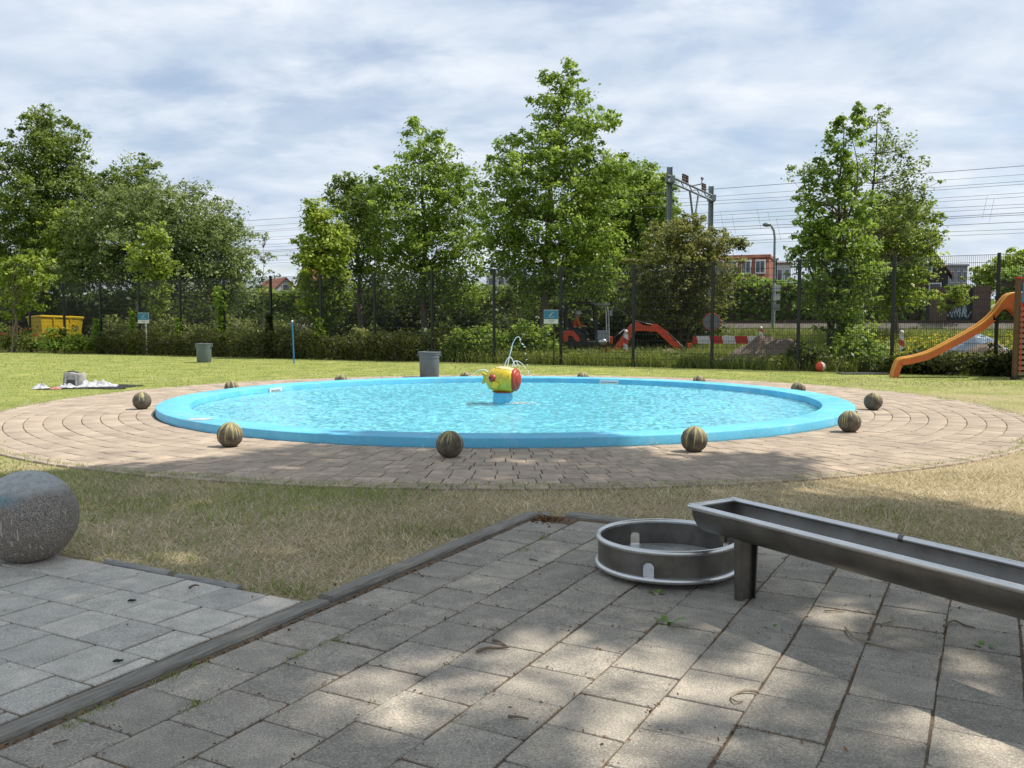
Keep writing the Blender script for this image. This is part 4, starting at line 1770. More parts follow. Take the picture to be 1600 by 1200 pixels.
s_ = BL.y / FPX
sheet('blanket', 'black picnic blanket spread on the lawn', 'blanket', at(151, 604, BL.y) * Vector((1, 1, 0)) if False else Vector((at(150, 600, BL.y).x, BL.y, 0.004)), 1.66, 1.25, 0.012, 'blanket_black', [], 3, 0.08)
Yb = BL.y
sheet('towel', 'white towel heaped at the right side of the black blanket', 'towel', Vector((at(167, 600, Yb).x, Yb - 0.1, 0.02)), 0.46, 0.4, 0.07, 'cloth_white', [(-.35, 0, .3, .10), (.2, -.2, .35, .06), (0, .4, .3, .05)], 5, 0.3)
sheet('towel', 'white clothes heaped in the middle of the black blanket', 'towel', Vector((at(145, 600, Yb).x, Yb - 0.15, 0.02)), 0.50, 0.42, 0.08, 'cloth_white', [(-.4, .1, .28, .12), (.45, 0, .25, .09), (0, -.4, .3, .05)], 8, 0.5)
sheet('towel', 'white towel hanging in front of the canvas bag', 'towel', Vector((at(119, 600, Yb).x, Yb - 0.42, 0.02)), 0.36, 0.25, 0.05, 'cloth_white', [(.3, .2, .3, .05), (-.4, -.1, .3, .04)], 9, -.2)
sheet('bundle', 'white crumpled bundle on the grass left of the blanket', 'bundle', Vector((at(84, 608, Yb).x, Yb - 0.55, 0.004)), 0.31, 0.28, 0.08, 'cloth_white', [(-.25, .1, .35, .06), (.35, -.2, .3, .04)], 12, .4)
sheet('cloth', 'pinkish small cloth on the grass in front of the blanket', 'cloth', Vector((at(111, 609, Yb).x, Yb - 0.68, 0.004)), 0.24, 0.14, 0.014, 'cloth_pink', [(0, 0, .6, .02)], 14)
bx_ = at(121, 600, Yb).x
bag = empty('canvas_bag', (bx_, Yb - 0.12, 0.02), 'grey white canvas bag standing on the black blanket', 'bag')
mb = MB()
vs, fs = [], []
nb_ = 20
for j, (z, k) in enumerate(((0.0, 0.96), (0.08, 1.04), (0.2, 1.0), (0.29, 0.93), (0.30, 0.86))):
    for i in range(nb_):
        a = 2 * math.pi * i / nb_
        cxn = math.copysign(abs(math.cos(a)) ** 0.5, math.cos(a))
        syn = math.copysign(abs(math.sin(a)) ** 0.5, math.sin(a))
        vs.append((bx_ + 0.23 * k * cxn, Yb - 0.12 + 0.13 * k * syn, 0.02 + z + (0.03 * math.sin(a * 3 + 1) if z > .15 else 0)))
for j in range(4):
    for i in range(nb_):
        l = (i + 1) % nb_
        fs.append((j * nb_ + i, j * nb_ + l, (j + 1) * nb_ + l, (j + 1) * nb_ + i))
fs.append(tuple(range(4 * nb_, 5 * nb_)))
mb.add(vs, fs)
mb.build('body', M['bag_canvas'], bag, smooth=True)
for dx in (-0.13, 0.1):
    mb = MB()
    mb.bbox((bx_ + dx, Yb - 0.262, 0.15), (0.03, 0.012, 0.24), 0.004)
    mb.build('strap', M['cloth_white'], bag)
mb = MB()
mb.bbox((bx_ - 0.02, Yb - 0.258, 0.12), (0.17, 0.02, 0.12), 0.008)
mb.build('pocket', M['bag_dark'], bag)
mb = MB()
mb.tube([(bx_ - 0.2, Yb - 0.16, 0.30), (bx_ - 0.12, Yb - 0.19, 0.355), (bx_, Yb - 0.19, 0.37), (bx_ + 0.1, Yb - 0.18, 0.34), (bx_ + 0.16, Yb - 0.16, 0.29)], 0.016, 8)
mb.build('handle', M['bag_dark'], bag, smooth=True)

# ------------------------------------------------------------------ slide and its wooden tower
YS = 23.5
slide = empty('slide', (10.6, YS, 0), 'curved orange slide descending from the wooden play tower', 'slide')
edge_px = [(1398, 570), (1404, 561.5), (1424, 557.5), (1450, 550), (1480, 535), (1510, 519), (1535, 503), (1552, 487), (1563, 472), (1572, 462), (1582, 458.5), (1594, 458)]
edge = [(at(x, y, YS).x, at(x, y, YS).z) for x, y in edge_px]
ex, ez = edge[0]
edge = [(ex - 0.085, 0.0), (ex - 0.05, 0.16)] + edge


def smooth_path(pts, n=6):
    out = []
    P_ = [pts[0]] + pts + [pts[-1]]
    for i in range(1, len(P_) - 2):
        for k in range(n):
            t = k / n
            a, b, c, d = [np.array(P_[i + j - 1]) for j in range(4)]
            out.append(tuple(0.5 * ((2 * b) + (-a + c) * t + (2 * a - 5 * b + 4 * c - d) * t * t + (-a + 3 * b - 3 * c + d) * t ** 3)))
    out.append(pts[-1])
    return out


ep = smooth_path(edge, 5)
for yy in (YS - 0.25, YS + 0.25):
    mb = MB()
    mb.tube([(x + 0.36 * (yy - YS), yy, z) for x, z in ep], 0.03 if yy < YS else 0.04, 10)
    mb.build('rim', M['slide_faded_lit'], slide, smooth=True)
    # side wall below the rim; deeper towards the hood at the top
    n = len(ep)
    dep = [0.20 + 0.52 * max(0.0, (x - ep[int(n * 0.74)][0]) / (ep[-1][0] - ep[int(n * 0.74)][0])) ** 1.3 if i > n * 0.74 else 0.17 for i, (x, z) in enumerate(ep)]
    lo = []
    for i, (x, z) in enumerate(ep):
        a, b = ep[max(0, i - 1)], ep[min(n - 1, i + 1)]
        tx, tz = b[0] - a[0], b[1] - a[1]
        L = math.hypot(tx, tz)
        if i > n * 0.66:
            lo.append((x, z - dep[i]))
        else:
            lo.append((x + tz / L * dep[i], max(0.0, z - tx / L * dep[i])))
    mb = MB()
    vs = []
    for (x, z), (lx, lz) in zip(ep, lo):
        kx = 0.36 * (yy - YS)
        vs += [(x + kx, yy - 0.02, z), (lx + kx, yy - 0.02, lz), (lx + kx, yy + 0.02, lz), (x + kx, yy + 0.02, z)]
    fs = []
    for i in range(n - 1):
        for j in range(4):
            l = (j + 1) % 4
            fs.append((i * 4 + j, i * 4 + l, (i + 1) * 4 + l, (i + 1) * 4 + j))
    fs += [(0, 1, 2, 3), tuple((n - 1) * 4 + j for j in (3, 2, 1, 0))]
    mb.add(vs, fs)
    mb.build('side_wall', M['slide_orange'], slide)
mb = MB()
vs = []
for i, (x, z) in enumerate(ep):
    a, b = ep[max(0, i - 1)], ep[min(n - 1, i + 1)]
    tx, tz = b[0] - a[0], b[1] - a[1]
    L = math.hypot(tx, tz)
    d0, d1 = 0.10, 0.13
    for dd in (d0, d1):
        for yy in (YS - 0.24, YS + 0.24):
            vs.append((x + tz / L * dd + 0.36 * (yy - YS), yy, max(0.01, z - tx / L * dd)))
fs = []
for i in range(n - 1):
    o_ = i * 4
    fs += [(o_, o_ + 1, o_ + 5, o_ + 4), (o_ + 6, o_ + 7, o_ + 3, o_ + 2), (o_, o_ + 4, o_ + 6, o_ + 2), (o_ + 1, o_ + 3, o_ + 7, o_ + 5)]
mb.add(vs, fs)
mb.build('chute', M['slide_faded_lit'], slide, smooth=True)

TX, TY = 12.62, 22.45
tower = empty('play_tower', (TX, TY, 0), 'wooden play tower with slat ladder at the right edge', 'play tower')
for i, (dx, dy) in enumerate(((0, 0), (1.3, 0), (1.12, 1.7), (2.42, 1.7))):
    mb = MB()
    mb.bbox((TX + dx, TY + dy, 1.25), (0.11, 0.11, 2.54), 0.012)
    po = mb.build('post', M['brown_timber'], tower)
    mb = MB()
    mb.bbox((TX + dx, TY + dy, 2.545), (0.135, 0.135, 0.045), 0.008)
    mb.build('cap', M['red_paint'], po)
for i in range(6):
    mb = MB()
    mb.bbox((TX + 0.65 + 0.66 * (0.15 + i * 0.28), TY + 0.15 + i * 0.28, 1.80), (1.28, 0.25, 0.04), 0.005)
    mb.build('platform_board', M['pale_timber'], tower)
for i in range(13):
    mb = MB()
    mb.bbox((TX + 0.66, TY - 0.075, 0.16 + i * 0.135), (1.24, 0.035, 0.085), 0.006)
    mb.build('ladder_slat', M['pale_timber'], tower)
mb = MB()
mb.bbox((TX + 0.075, TY - 0.078, 1.05), (0.035, 0.03, 1.75), 0.004)
mb.build('trim_strip', M['red_paint'], tower)
mb = MB()
mb.bbox((TX + 0.66, TY - 0.07, 2.18), (1.18, 0.025, 0.5), 0.008)
mb.build('guard_panel', M['blue_paint'], tower)
for dy in (0.0, 1.7):
    mb = MB()
    mb.bbox((TX + 0.65 + 0.66 * dy, TY + dy, 1.70), (1.2, 0.07, 0.12), 0.006)
    mb.build('beam', M['brown_timber'], tower)
mb = MB()
mb.box((TX, TY, 0.03), (0.16, 0.16, 0.10))
mb.build('post_shoe', M['machine_dark'], tower)

# ------------------------------------------------------------------ mesh fence
FX0, FDX = 13.05, 2.28
fence = empty('mesh_fence', (0, FENCE_C, 0), 'tall black welded mesh fence along the back of the lawn', 'fence')
FH = 3.26
Lp = FDX * CN
frz = math.atan2(-FENCE_M, 1)
pmb = MB()
pmb.bbox((0, 0, FH / 2), (0.085, 0.085, FH + 0.08), 0.006)
post_o = pmb.build('post', M['fence_steel'], fence, local=True)
wmb = MB()
nv = 50
for i in range(nv):
    x = (i + 0.5) / nv * (Lp - 0.05) - (Lp - 0.05) / 2
    w = 0.0040
    wmb.add([(x - w, -w, 0.05), (x + w, -w, 0.05), (x, w * 1.2, 0.05), (x - w, -w, FH), (x + w, -w, FH), (x, w * 1.2, FH)], [(0, 1, 4, 3), (1, 2, 5, 4), (2, 0, 3, 5)])
for j in range(17):
    z = 0.06 + j * 0.1995
    for dy in (-0.008, 0.008):
        h = 0.0055
        a = -(Lp - 0.05) / 2
        wmb.add([(a, dy - .003, z - h), (a, dy + .003, z - h), (a, dy, z + h), (-a, dy - .003, z - h), (-a, dy + .003, z - h), (-a, dy, z + h)], [(0, 1, 4, 3), (1, 2, 5, 4), (2, 0, 3, 5)])
panel_o = wmb.build('mesh_panel', M['fence_steel'], fence, local=True)
for k in range(-1, 18):
    x = FX0 - FDX * k
    y = FENCE_C - FENCE_M * x
    o = post_o if k == -1 else link_mesh('post', post_o.data, fence)
    o.location = (x, y - FENCE_C, 0)
    o.rotation_euler = (0, 0, frz)
    o = panel_o if k == -1 else link_mesh('mesh_panel', panel_o.data, fence)
    xm = x - FDX / 2
    o.location = (xm, FENCE_C - FENCE_M * xm - FENCE_C, 0)
    o.rotation_euler = (0, 0, frz)
# ------------------------------------------------------------------ signs, beacons, barrier


def info_sign(label, px, py, Y, polemat):
    c = at(px, py, Y)
    root = empty('info_sign', (c.x, Y, 0), label, 'sign', 'blue and white site signs')
    mb = MB()
    mb.tube([(c.x + 0.10, Y + 0.03, -0.05), (c.x + 0.10, Y + 0.03, c.z + 0.2)], 0.022, 8)
    mb.build('pole', M[polemat], root, smooth=True)
    mb = MB()
    mb.bbox((c.x, Y, c.z), (0.48, 0.018, 0.46), 0.005)
    pl = mb.build('panel', M['sign_white'], root)
    mb = MB()
    mb.bbox((c.x, Y - 0.0115, c.z + 0.07), (0.47, 0.004, 0.30), 0.001)
    mb.build('blue_field', M['sign_blue'], pl)
    # white swoosh mark and illegible rows of small print
    mb = MB()
    pts = [(-0.07, 0.045), (-0.05, 0.025), (-0.03, 0.055), (0.02, 0.11), (0.08, 0.165)]
    vs = []
    for i, (a, b) in enumerate(pts):
        w = (0.004, 0.016, 0.014, 0.010, 0.003)[i]
        vs += [(c.x + a - w, Y - 0.0155, c.z + b), (c.x + a + w, Y - 0.0155, c.z + b - w * 0.4)]
    mb.add(vs, [(2 * i, 2 * i + 1, 2 * i + 3, 2 * i + 2) for i in range(4)])
    mb.build('emblem', M['sign_white'], pl)
    mb = MB()
    for i in range(5):
        mb.box((c.x - 0.09 + i * 0.045, Y - 0.015, c.z - 0.01), (0.03, 0.002, 0.012))
    mb.build('lettering', M['sign_white'], pl)
    mb = MB()
    for i, w in enumerate((0.20, 0.14)):
        mb.box((c.x + 0.02, Y - 0.012, c.z - 0.13 - i * 0.045), (w, 0.002, 0.014))
    mb.build('small_print', M['bin_grey'], pl)
    return root


info_sign('small blue and white sign on a pole in the left hedge', 224, 497, 39.2, 'sign_white')
info_sign('blue and white sign beside the red excavator at the fence', 861, 495, 30.0, 'fence_steel')


def beacon(label, px, py_base, Y, h=0.85):
    x = at(px, 520, Y).x
    root = empty('marker_beacon', (x, Y, 0), label, 'beacon', 'red and white marker posts')
    mb = MB()
    mb.bbox((x, Y, h / 2 + 0.1), (0.16, 0.05, h), 0.015)
    mb.build('panel', M['beacon_stripe'], root)
    mb = MB()
    mb.bbox((x, Y, 0.04), (0.34, 0.22, 0.10), 0.02)
    mb.build('foot', M['rubber'], root)
    mb = MB()
    mb.sphere((x, Y, h + 0.15), 0.07, 10, 8)
    mb.build('cap', M['white_plastic'], root, smooth=True)
    return root


beacon('white and red marker post in the hedge right of the blue pole', 485, 545, 37.2, 0.95)
beacon('white and red marker post behind the hedge above the nearer bin', 665, 540, 34.6, 1.0)
beacon('white and red marker post between excavator cab and its boom', 978, 555, 33.0, 0.95)
beacon('small white marker post standing behind the striped barrier', 1189, 530, 36.5, 1.05)
beacon('white marker post in the yellow flowers left of the slide', 1409, 545, 30.5, 0.95)

Yb2 = 32.6
bxa, bxb = at(1082, 530, Yb2).x, at(1193, 530, Yb2).x
bar = empty('road_barrier', ((bxa + bxb) / 2, Yb2, 0), 'long red and white striped barrier plank above the heap of earth', 'barrier')
mb = MB()
zc = at(1140, 531, Yb2).z
mb.bbox((0, 0, zc), (bxb - bxa, 0.035, 0.28), 0.006)
o = mb.build('plank', M['barrier_stripe'], bar, local=True)
for x in (bxa + 0.4, bxb - 0.5):
    mb = MB()
    mb.box((x, Yb2 + 0.05, 0.45), (0.06, 0.06, 0.95))
    mb.box((x, Yb2 + 0.05, 0.03), (0.3, 0.7, 0.06))
    mb.build('leg', M['machine_grey'], bar)

Yr = 33.6
rs = at(1112, 503, Yr)
rsign = empty('round_sign', (rs.x, Yr, 0), 'round traffic sign seen from its grey back with red edge', 'sign')
mb = MB()
Mx = Matrix.Rotation(math.pi / 2, 4, 'X')
mb.tube([(rs.x, Yr - 0.006, rs.z), (rs.x, Yr + 0.008, rs.z)], 0.315, 36)
mb.build('disc', M['sign_back'], rsign)
mb = MB()
mb.tube([(rs.x + 0.322 * math.cos(2 * math.pi * i / 40), Yr, rs.z + 0.322 * math.sin(2 * math.pi * i / 40)) for i in range(40)], 0.017, 6, closed=True)
mb.build('edge', M['red_paint'], rsign, smooth=True)
mb = MB()
mb.tube([(rs.x - 0.02, Yr - 0.035, -0.05), (rs.x - 0.02, Yr - 0.035, rs.z + 0.25)], 0.026, 8)
mb.build('pole', M['sign_back'], rsign, smooth=True)

# ------------------------------------------------------------------ heaps of earth and tarpaulin


def heap(name, label, X, Y, rx, ry, h, mat, seed, cat='earth heap', group=None, lumps=5):
    r0 = random.Random(seed)
    n = 44
    vs, fs = [], []
    ph = [(r0.uniform(-.6, .6), r0.uniform(-.4, .4), r0.uniform(.25, .5), r0.uniform(.4, 1.0)) for _ in range(lumps)]
    for j in range(n + 1):
        for i in range(n + 1):
            u, v = i / n * 2 - 1, j / n * 2 - 1
            z = sum(hh * math.exp(-((u - a) ** 2 + (v - b) ** 2) / w ** 2) for a, b, w, hh in ph) / 1.6
            e = max(0, 1 - (u * u + v * v)) ** 0.6
            z = h * min(1.25, z + 0.35) * e + 0.055 * h * (r0.random() - 0.5) * (e > 0) + 0.10 * h * math.sin(11 * u + 5 * v) * math.sin(13 * v - 4 * u) * e
            vs.append((X + u * rx, Y + v * ry, z - 0.03))
    for j in range(n):
        for i in range(n):
            a = j * (n + 1) + i
            fs.append((a, a + 1, a + n + 2, a + n + 1))
    mb = MB()
    mb.add(vs, fs)
    return tag(mb.build(name, M[mat]), label, cat, group)


heap('earth_heap', 'heap of dug brown earth below the striped barrier', 8.3, 29.7, 2.1, 1.2, 0.78, 'dug_earth', 2, group='heaps of dug earth')
heap('earth_heap', 'heap of dug earth behind the trunk of the right tree', 10.9, 28.9, 1.7, 1.0, 0.62, 'dug_earth', 5, group='heaps of dug earth')
heap('earth_heap', 'low dark earth heap beneath the excavator bucket', 6.0, 34.2, 0.9, 0.7, 0.35, 'dug_earth', 6, group='heaps of dug earth')
heap('earth_heap', 'pale earth heap under the blue grey tarpaulin by the slide', 15.6, 29.2, 1.6, 0.9, 0.62, 'dug_earth', 9, group='heaps of dug earth')
heap('tarpaulin', 'crumpled blue grey tarpaulin lying behind the slide', 15.5, 29.9, 2.0, 0.6, 0.8, 'tarp_blue', 11, 'tarpaulin')

# ------------------------------------------------------------------ mini excavator
YE = 36.0


def E_(x, y, d=0.0):
    p = at(x, y, YE)
    return Vector((p.x, YE + d, p.z))


exc = empty('mini_excavator', (at(915, 550, YE).x, YE, 0), 'red mini excavator with open black cab digging behind the fence', 'excavator')
ecx = at(908, 550, YE).x
for sg in (-1, 1):
    mb = MB()
    prof_ = []
    for i in range(10):
        a = math.pi / 2 + math.pi * i / 9
        prof_.append((-0.62 + 0.2 * math.cos(a), 0.21 + 0.2 * math.sin(a)))
    for i in range(10):
        a = -math.pi / 2 + math.pi * i / 9
        prof_.append((0.62 + 0.2 * math.cos(a), 0.21 + 0.2 * math.sin(a)))
    mb.prism(prof_, (1, 0, 0), (0, 0, 1), (0, 1, 0), (ecx, YE + sg * 0.42, 0), 0.26)
    tk = mb.build('track', M['rubber'], exc)
    for q in (-0.6, -0.2, 0.2, 0.6):
        mb = MB()
        mb.tube([(ecx + q, YE + sg * 0.42 - 0.14, 0.2), (ecx + q, YE + sg * 0.42 + 0.14, 0.2)], 0.12, 14)
        mb.build('roller', M['machine_grey'], tk)
mb = MB()
mb.bbox((ecx, YE, 0.42), (1.1, 0.6, 0.18), 0.03)
mb.build('undercarriage', M['machine_dark'], exc)
mb = MB()
mb.bbox((ecx + 1.02, YE, 0.24), (0.06, 1.2, 0.32), 0.015)
mb.box((ecx + 0.75, YE, 0.3), (0.5, 0.4, 0.08))
mb.build('dozer_blade', M['machine_red'], exc)
hx0, hx1 = E_(882, 540).x, E_(951, 540).x
mb = MB()
mb.bbox(((hx0 + hx1) / 2, YE, 0.60), (hx1 - hx0 - 0.05, 1.05, 0.16), 0.03)
mb.build('deck', M['machine_dark'], exc)
# rounded engine cover at the back
mb = MB()
pr = [(-0.02, 0.66), (-0.06, 0.9), (0.02, 1.13), (0.16, 1.20), (0.50, 1.16), (0.78, 0.98), (0.86, 0.68)]
mb.prism([(hx0 + a - 0.02, z) for a, z in pr], (1, 0, 0), (0, 0, 1), (0, 1, 0), (0, YE + 0.05, 0), 1.0)
mb.build('engine_cover', M['machine_dark'], exc)
mb = MB()
mb.prism([(hx0 + a, z) for a, z in ((-.05, .66), (-.09, .86), (-.04, 1.06), (.06, 1.14), (.34, 1.08), (.50, .90), (.60, .70), (.42, .68), (.3, .88), (.12, .92), (.1, .66))], (1, 0, 0), (0, 0, 1), (0, 1, 0), (0, YE - 0.475, 0), 0.06)
mb.build('rear_guard', M['machine_red'], exc)
# cab frame
za, zr_ = 0.68, E_(900, 473).z
xl, xr = E_(883, 500).x, E_(950, 500).x
xm_ = E_(929, 500).x
for d in (-0.46, 0.46):
    mb = MB()
    mb.tube([(xl, YE + d, za + .3), (xl + 0.02, YE + d, zr_ - 0.28), (xl + 0.06, YE + d, zr_ - 0.1), (xl + 0.18, YE + d, zr_), (xm_ - 0.25, YE + d, zr_ - 0.01), (xm_ - 0.06, YE + d, zr_ - 0.1), (xm_, YE + d, zr_ - 0.3), (xm_ + 0.06, YE + d, za)], 0.04, 8)
    mb.build('cab_frame', M['machine_dark'], exc, smooth=True)
    mb = MB()
    mb.tube([(xr, YE + d, za), (xr - 0.04, YE + d, zr_ - 0.4), (xr - 0.1, YE + d, zr_ - 0.14)], 0.028, 8)
    mb.build('front_pillar', M['machine_grey'], exc, smooth=True)
mb = MB()
mb.bbox(((xm_ + xr) / 2 - 0.06, YE, zr_ - 0.07), (xr - xm_ + 0.16, 0.95, 0.09), 0.03)
mb.build('roof', M['machine_grey'], exc)
mb = MB()
mb.bbox(((xl + xm_) / 2 + 0.02, YE, zr_ + 0.0), (xm_ - xl - 0.25, 0.86, 0.04), 0.01)
mb.build('roof_sheet', M['machine_dark'], exc)
mb = MB()
mb.bbox(((xm_ + xr) / 2 + 0.0, YE - 0.47, 0.86), (xr - xm_ - 0.02, 0.03, 0.52), 0.01)
mb.build('door_panel', M['machine_grey'], exc)
mb = MB()
mb.sphere(((xm_ + xr) / 2, YE - 0.52, 0.66), 0.17, 14, 10, (1.2, 0.5, 0.8))
mb.build('front_light', M['chrome'], exc, smooth=True)
mb = MB()
mb.bbox((xl + 0.42, YE, 0.98), (0.42, 0.5, 0.14), 0.03)
mb.bbox((xl + 0.2, YE, 1.28), (0.10, 0.5, 0.62), 0.03, M=Matrix.Rotation(-0.12, 4, 'Y'))
mb.build('seat', M['rubber'], exc)
mb = MB()
mb.bbox((xr + 0.06, YE - 0.5, zr_ - 0.42), (0.10, 0.03, 0.2), 0.01)
mb.tube([(xr, YE - 0.46, zr_ - 0.36), (xr + 0.06, YE - 0.5, zr_ - 0.36)], 0.01, 6)
mb.build('mirror', M['machine_grey'], exc)
for d in (-0.17, 0.17):
    mb = MB()
    mb.tube([(xl + 0.85, YE + d, 0.9), (xl + 0.82, YE + d, 1.25)], 0.015, 6)
    mb.sphere((xl + 0.82, YE + d, 1.27), 0.03, 8, 6)
    mb.build('lever', M['machine_dark'], exc)
# boom: bent box girder
mb = MB()
bp = [(958, 545), (984, 508), (994, 502), (1004, 508), (1024, 510), (1024, 518), (1004, 517), (993, 517), (985, 528), (965, 548)]
mb.prism([(at(x, y, YE).x, at(x, y, YE).z) for x, y in bp], (1, 0, 0), (0, 0, 1), (0, 1, 0), (0, YE - 0.05, 0), 0.2)
mb.build('boom', M['machine_red'], exc)
mb = MB()
ap = [(1018, 507), (1026, 506.5), (1042, 518), (1045, 523), (1062, 541), (1064, 548), (1058, 548), (1040, 532), (1026, 519), (1020, 514)]
mb.prism([(at(x, y, YE).x, at(x, y, YE).z) for x, y in ap], (1, 0, 0), (0, 0, 1), (0, 1, 0), (0, YE - 0.05, 0), 0.16)
mb.build('dipper_arm', M['machine_red'], exc)
for nm, a, b, r_ in (('boom_cylinder', (952, 534), (976, 514), .035), ('arm_cylinder', (992, 501.5), (1019, 507), .03), ('bucket_cylinder', (1040, 517), (1068, 543), .03)):
    mb = MB()
    p, q = E_(*a, -0.05), E_(*b, -0.05)
    mb.tube([p, p.lerp(q, 0.6)], r_, 10)
    cy = mb.build(nm, M['machine_dark'], exc, smooth=True)
    mb = MB()
    mb.tube([p.lerp(q, 0.58), q], r_ * 0.6, 8)
    mb.build('rod', M['chrome'], cy, smooth=True)
mb = MB()
mb.prism([(at(x, y, YE).x, at(x, y, YE).z) for x, y in ((1056, 545), (1066, 544), (1069, 552), (1062, 560), (1044, 562), (1034, 556), (1048, 552))], (1, 0, 0), (0, 0, 1), (0, 1, 0), (0, YE - 0.05, 0), 0.5)
mb.build('bucket', M['machine_dark'], exc)
mb = MB()
c = E_(1077, 541)
mb.bbox(c, (0.16, 0.2, 0.24), 0.02)
mb.build('link_plate', M['machine_red'], exc)
mb = MB()
mb.tube([E_(1066, 545, -.05), c], 0.04, 8)
mb.build('link', M['machine_dark'], exc)
mb = MB()
mb.bbox((E_(952, 545).x, YE - 0.05, 0.72), (0.22, 0.24, 0.3), 0.03)
mb.build('swing_post', M['machine_red'], exc)

# operator: one skinned body with clothing as children


def skin_body(name, joints, bones, mat, parent=None, sub=1):
    me = bpy.data.meshes.new(name)
    me.from_pydata([j[0] for j in joints], bones, [])
    o = link_mesh(name, me, parent)
    md = o.modifiers.new('skin', 'SKIN')
    md.use_smooth_shade = True
    sv_ = me.skin_vertices[0].data
    for i, j in enumerate(joints):
        sv_[i].radius = (j[1], j[1] * (j[2] if len(j) > 2 else 1))
        sv_[i].use_root = (i == 0)
    s = o.modifiers.new('sub', 'SUBSURF')
    s.levels = s.render_levels = sub
    me.materials.append(mat)
    return o


ox = xl + 0.36
pj = [((0.0, 0, 0.06), .13), ((0.04, 0, .30), .135), ((0.10, 0, .50), .125), ((0.14, 0, .57), .055), ((0.17, 0, .66), .085), ((0.18, 0, .75), .08),
      ((0.10, -.20, .49), .06), ((0.20, -.25, .26), .047), ((0.42, -.2, .22), .036), ((0.49, -.19, .24), .035),
      ((0.10, .20, .49), .06), ((0.20, .25, .26), .047), ((0.42, .2, .22), .036), ((0.49, .19, .24), .035),
      ((0.06, -.1, .03), .09), ((0.44, -.13, .08), .07), ((0.50, -.13, -.30), .05), ((0.60, -.13, -.34), .04),
      ((0.06, .1, .03), .09), ((0.44, .13, .08), .07), ((0.50, .13, -.30), .05), ((0.60, .13, -.34), .04)]
pb = [(0, 1), (1, 2), (2, 3), (3, 4), (4, 5), (2, 6), (6, 7), (7, 8), (8, 9), (2, 10), (10, 11), (11, 12), (12, 13), (0, 14), (14, 15), (15, 16), (16, 17), (0, 18), (18, 19), (19, 20), (20, 21)]
person = skin_body('person', pj, pb, M['skin'])
person.location = (ox, YE, 1.05)
tag(person, 'person in orange vest and white cap sitting in the excavator cab', 'person')
skin_body('vest', [(p[0], p[1] + .022) for p in pj[0:3]] + [(pj[6][0], .082), (pj[7][0], .068), ((0.30, -.225, .24), .056), (pj[10][0], .082), (pj[11][0], .068), ((0.30, .225, .24), .056)],
          [(0, 1), (1, 2), (2, 3), (3, 4), (4, 5), (2, 6), (6, 7), (7, 8)], M['vest_orange'], person)
skin_body('trousers', [((0.0, 0, 0.05), .15)] + [(pj[i][0], pj[i][1] + .018) for i in (14, 15, 16, 18, 19, 20)], [(0, 1), (1, 2), (2, 3), (0, 4), (4, 5), (5, 6)], M['trousers_dark'], person)
mb = MB()
mb.sphere((0.175, 0, .76), .112, 14, 10, (1.1, 1, .85))
mb.bbox((0.28, 0, .735), (.12, .15, .02), .006)
mb.build('cap', M['helmet_white'], person, smooth=True, local=True)

# ------------------------------------------------------------------ yellow skip at far left
YK = 45.6
ka, kb = at(34, 510, YK), at(112, 510, YK)
skip = empty('yellow_skip', ((ka.x + kb.x) / 2, YK, 0), 'bright yellow open skip behind the flowering shrubs at far left', 'skip')
km = at(70, 510, YK).x
zt = at(80, 495, YK).z
mb = MB()
n = 10
vs = []
for z0_, ins in ((0.12, 0.30), (zt, 0.0)):
    vs += [(ka.x + ins, YK + 0.5, z0_ - (0.04 if z0_ > 1 else 0)), (km, YK - 0.35 + ins * .5, z0_ + (0.03 if z0_ > 1 else 0)), (kb.x - ins, YK + 1.25 + ins * .3, z0_ - (0.05 if z0_ > 1 else 0)), (kb.x - 1.2 - ins, YK + 2.6, z0_)]
mb.add(vs, [(0, 1, 5, 4), (1, 2, 6, 5), (2, 3, 7, 6), (3, 0, 4, 7), (3, 2, 1, 0)])
mb.build('hull', M['skip_yellow'], skip)
mb = MB()
mb.tube([Vector(p) for p in vs[4:8]], 0.06, 8, closed=True)
mb.build('rim', M['skip_yellow'], skip, smooth=True)
for f in (0.3, 0.7):
    mb = MB()
    a, b = Vector(vs[1]).lerp(Vector(vs[2]), f), Vector(vs[5]).lerp(Vector(vs[6]), f)
    mb.tube([a + Vector((0, -.03, 0)), b + Vector((0, -.03, 0))], 0.035, 6)
    mb.build('rib', M['skip_yellow'], skip)

# ------------------------------------------------------------------ railway gantry, wires, lamp
ga, gb = Vector((7.86, 45.3, 1.1)), Vector((11.3, 51.5, 1.1))
gan = empty('railway_gantry', ga, 'grey steel portal with insulators carrying the overhead railway wires', 'gantry')
gdir = (gb - ga).normalized()
for q, top in ((ga, at(1043, 261, 45.3).z), (gb, at(1107, 291, 51.5).z)):
    mb = MB()
    for sx in (-0.11, 0.11):
        mb.box((q.x + sx, q.y, (top + 1.0) / 2), (0.03, 0.26, top - 1.0))
    mb.box((q.x, q.y, (top + 1.0) / 2), (0.20, 0.02, top - 1.0))
    po = mb.build('mast', M['gantry_steel'], gan)
zb1, zb2 = at(1043, 281, 45.3).z, at(1107, 310, 51.5).z
a, b = Vector((ga.x, ga.y - .3, zb1)) - gdir * 0.45, Vector((gb.x, gb.y - .3, zb2)) + gdir * 0.4
for nm, dz in (('top_chord', 0.12), ('bottom_chord', -0.16)):
    mb = MB()
    mb.tube([a + Vector((0, 0, dz)), b + Vector((0, 0, dz))], 0.055, 6)
    mb.build(nm, M['gantry_steel'], gan)
mb = MB()
for i in range(12):
    p, q = a.lerp(b, i / 12), a.lerp(b, (i + 1) / 12)
    mb.tube([p + Vector((0, 0, 0.12 if i % 2 else -0.16)), q + Vector((0, 0, -0.16 if i % 2 else 0.12))], 0.03, 5)
mb.build('lattice', M['gantry_steel'], gan)
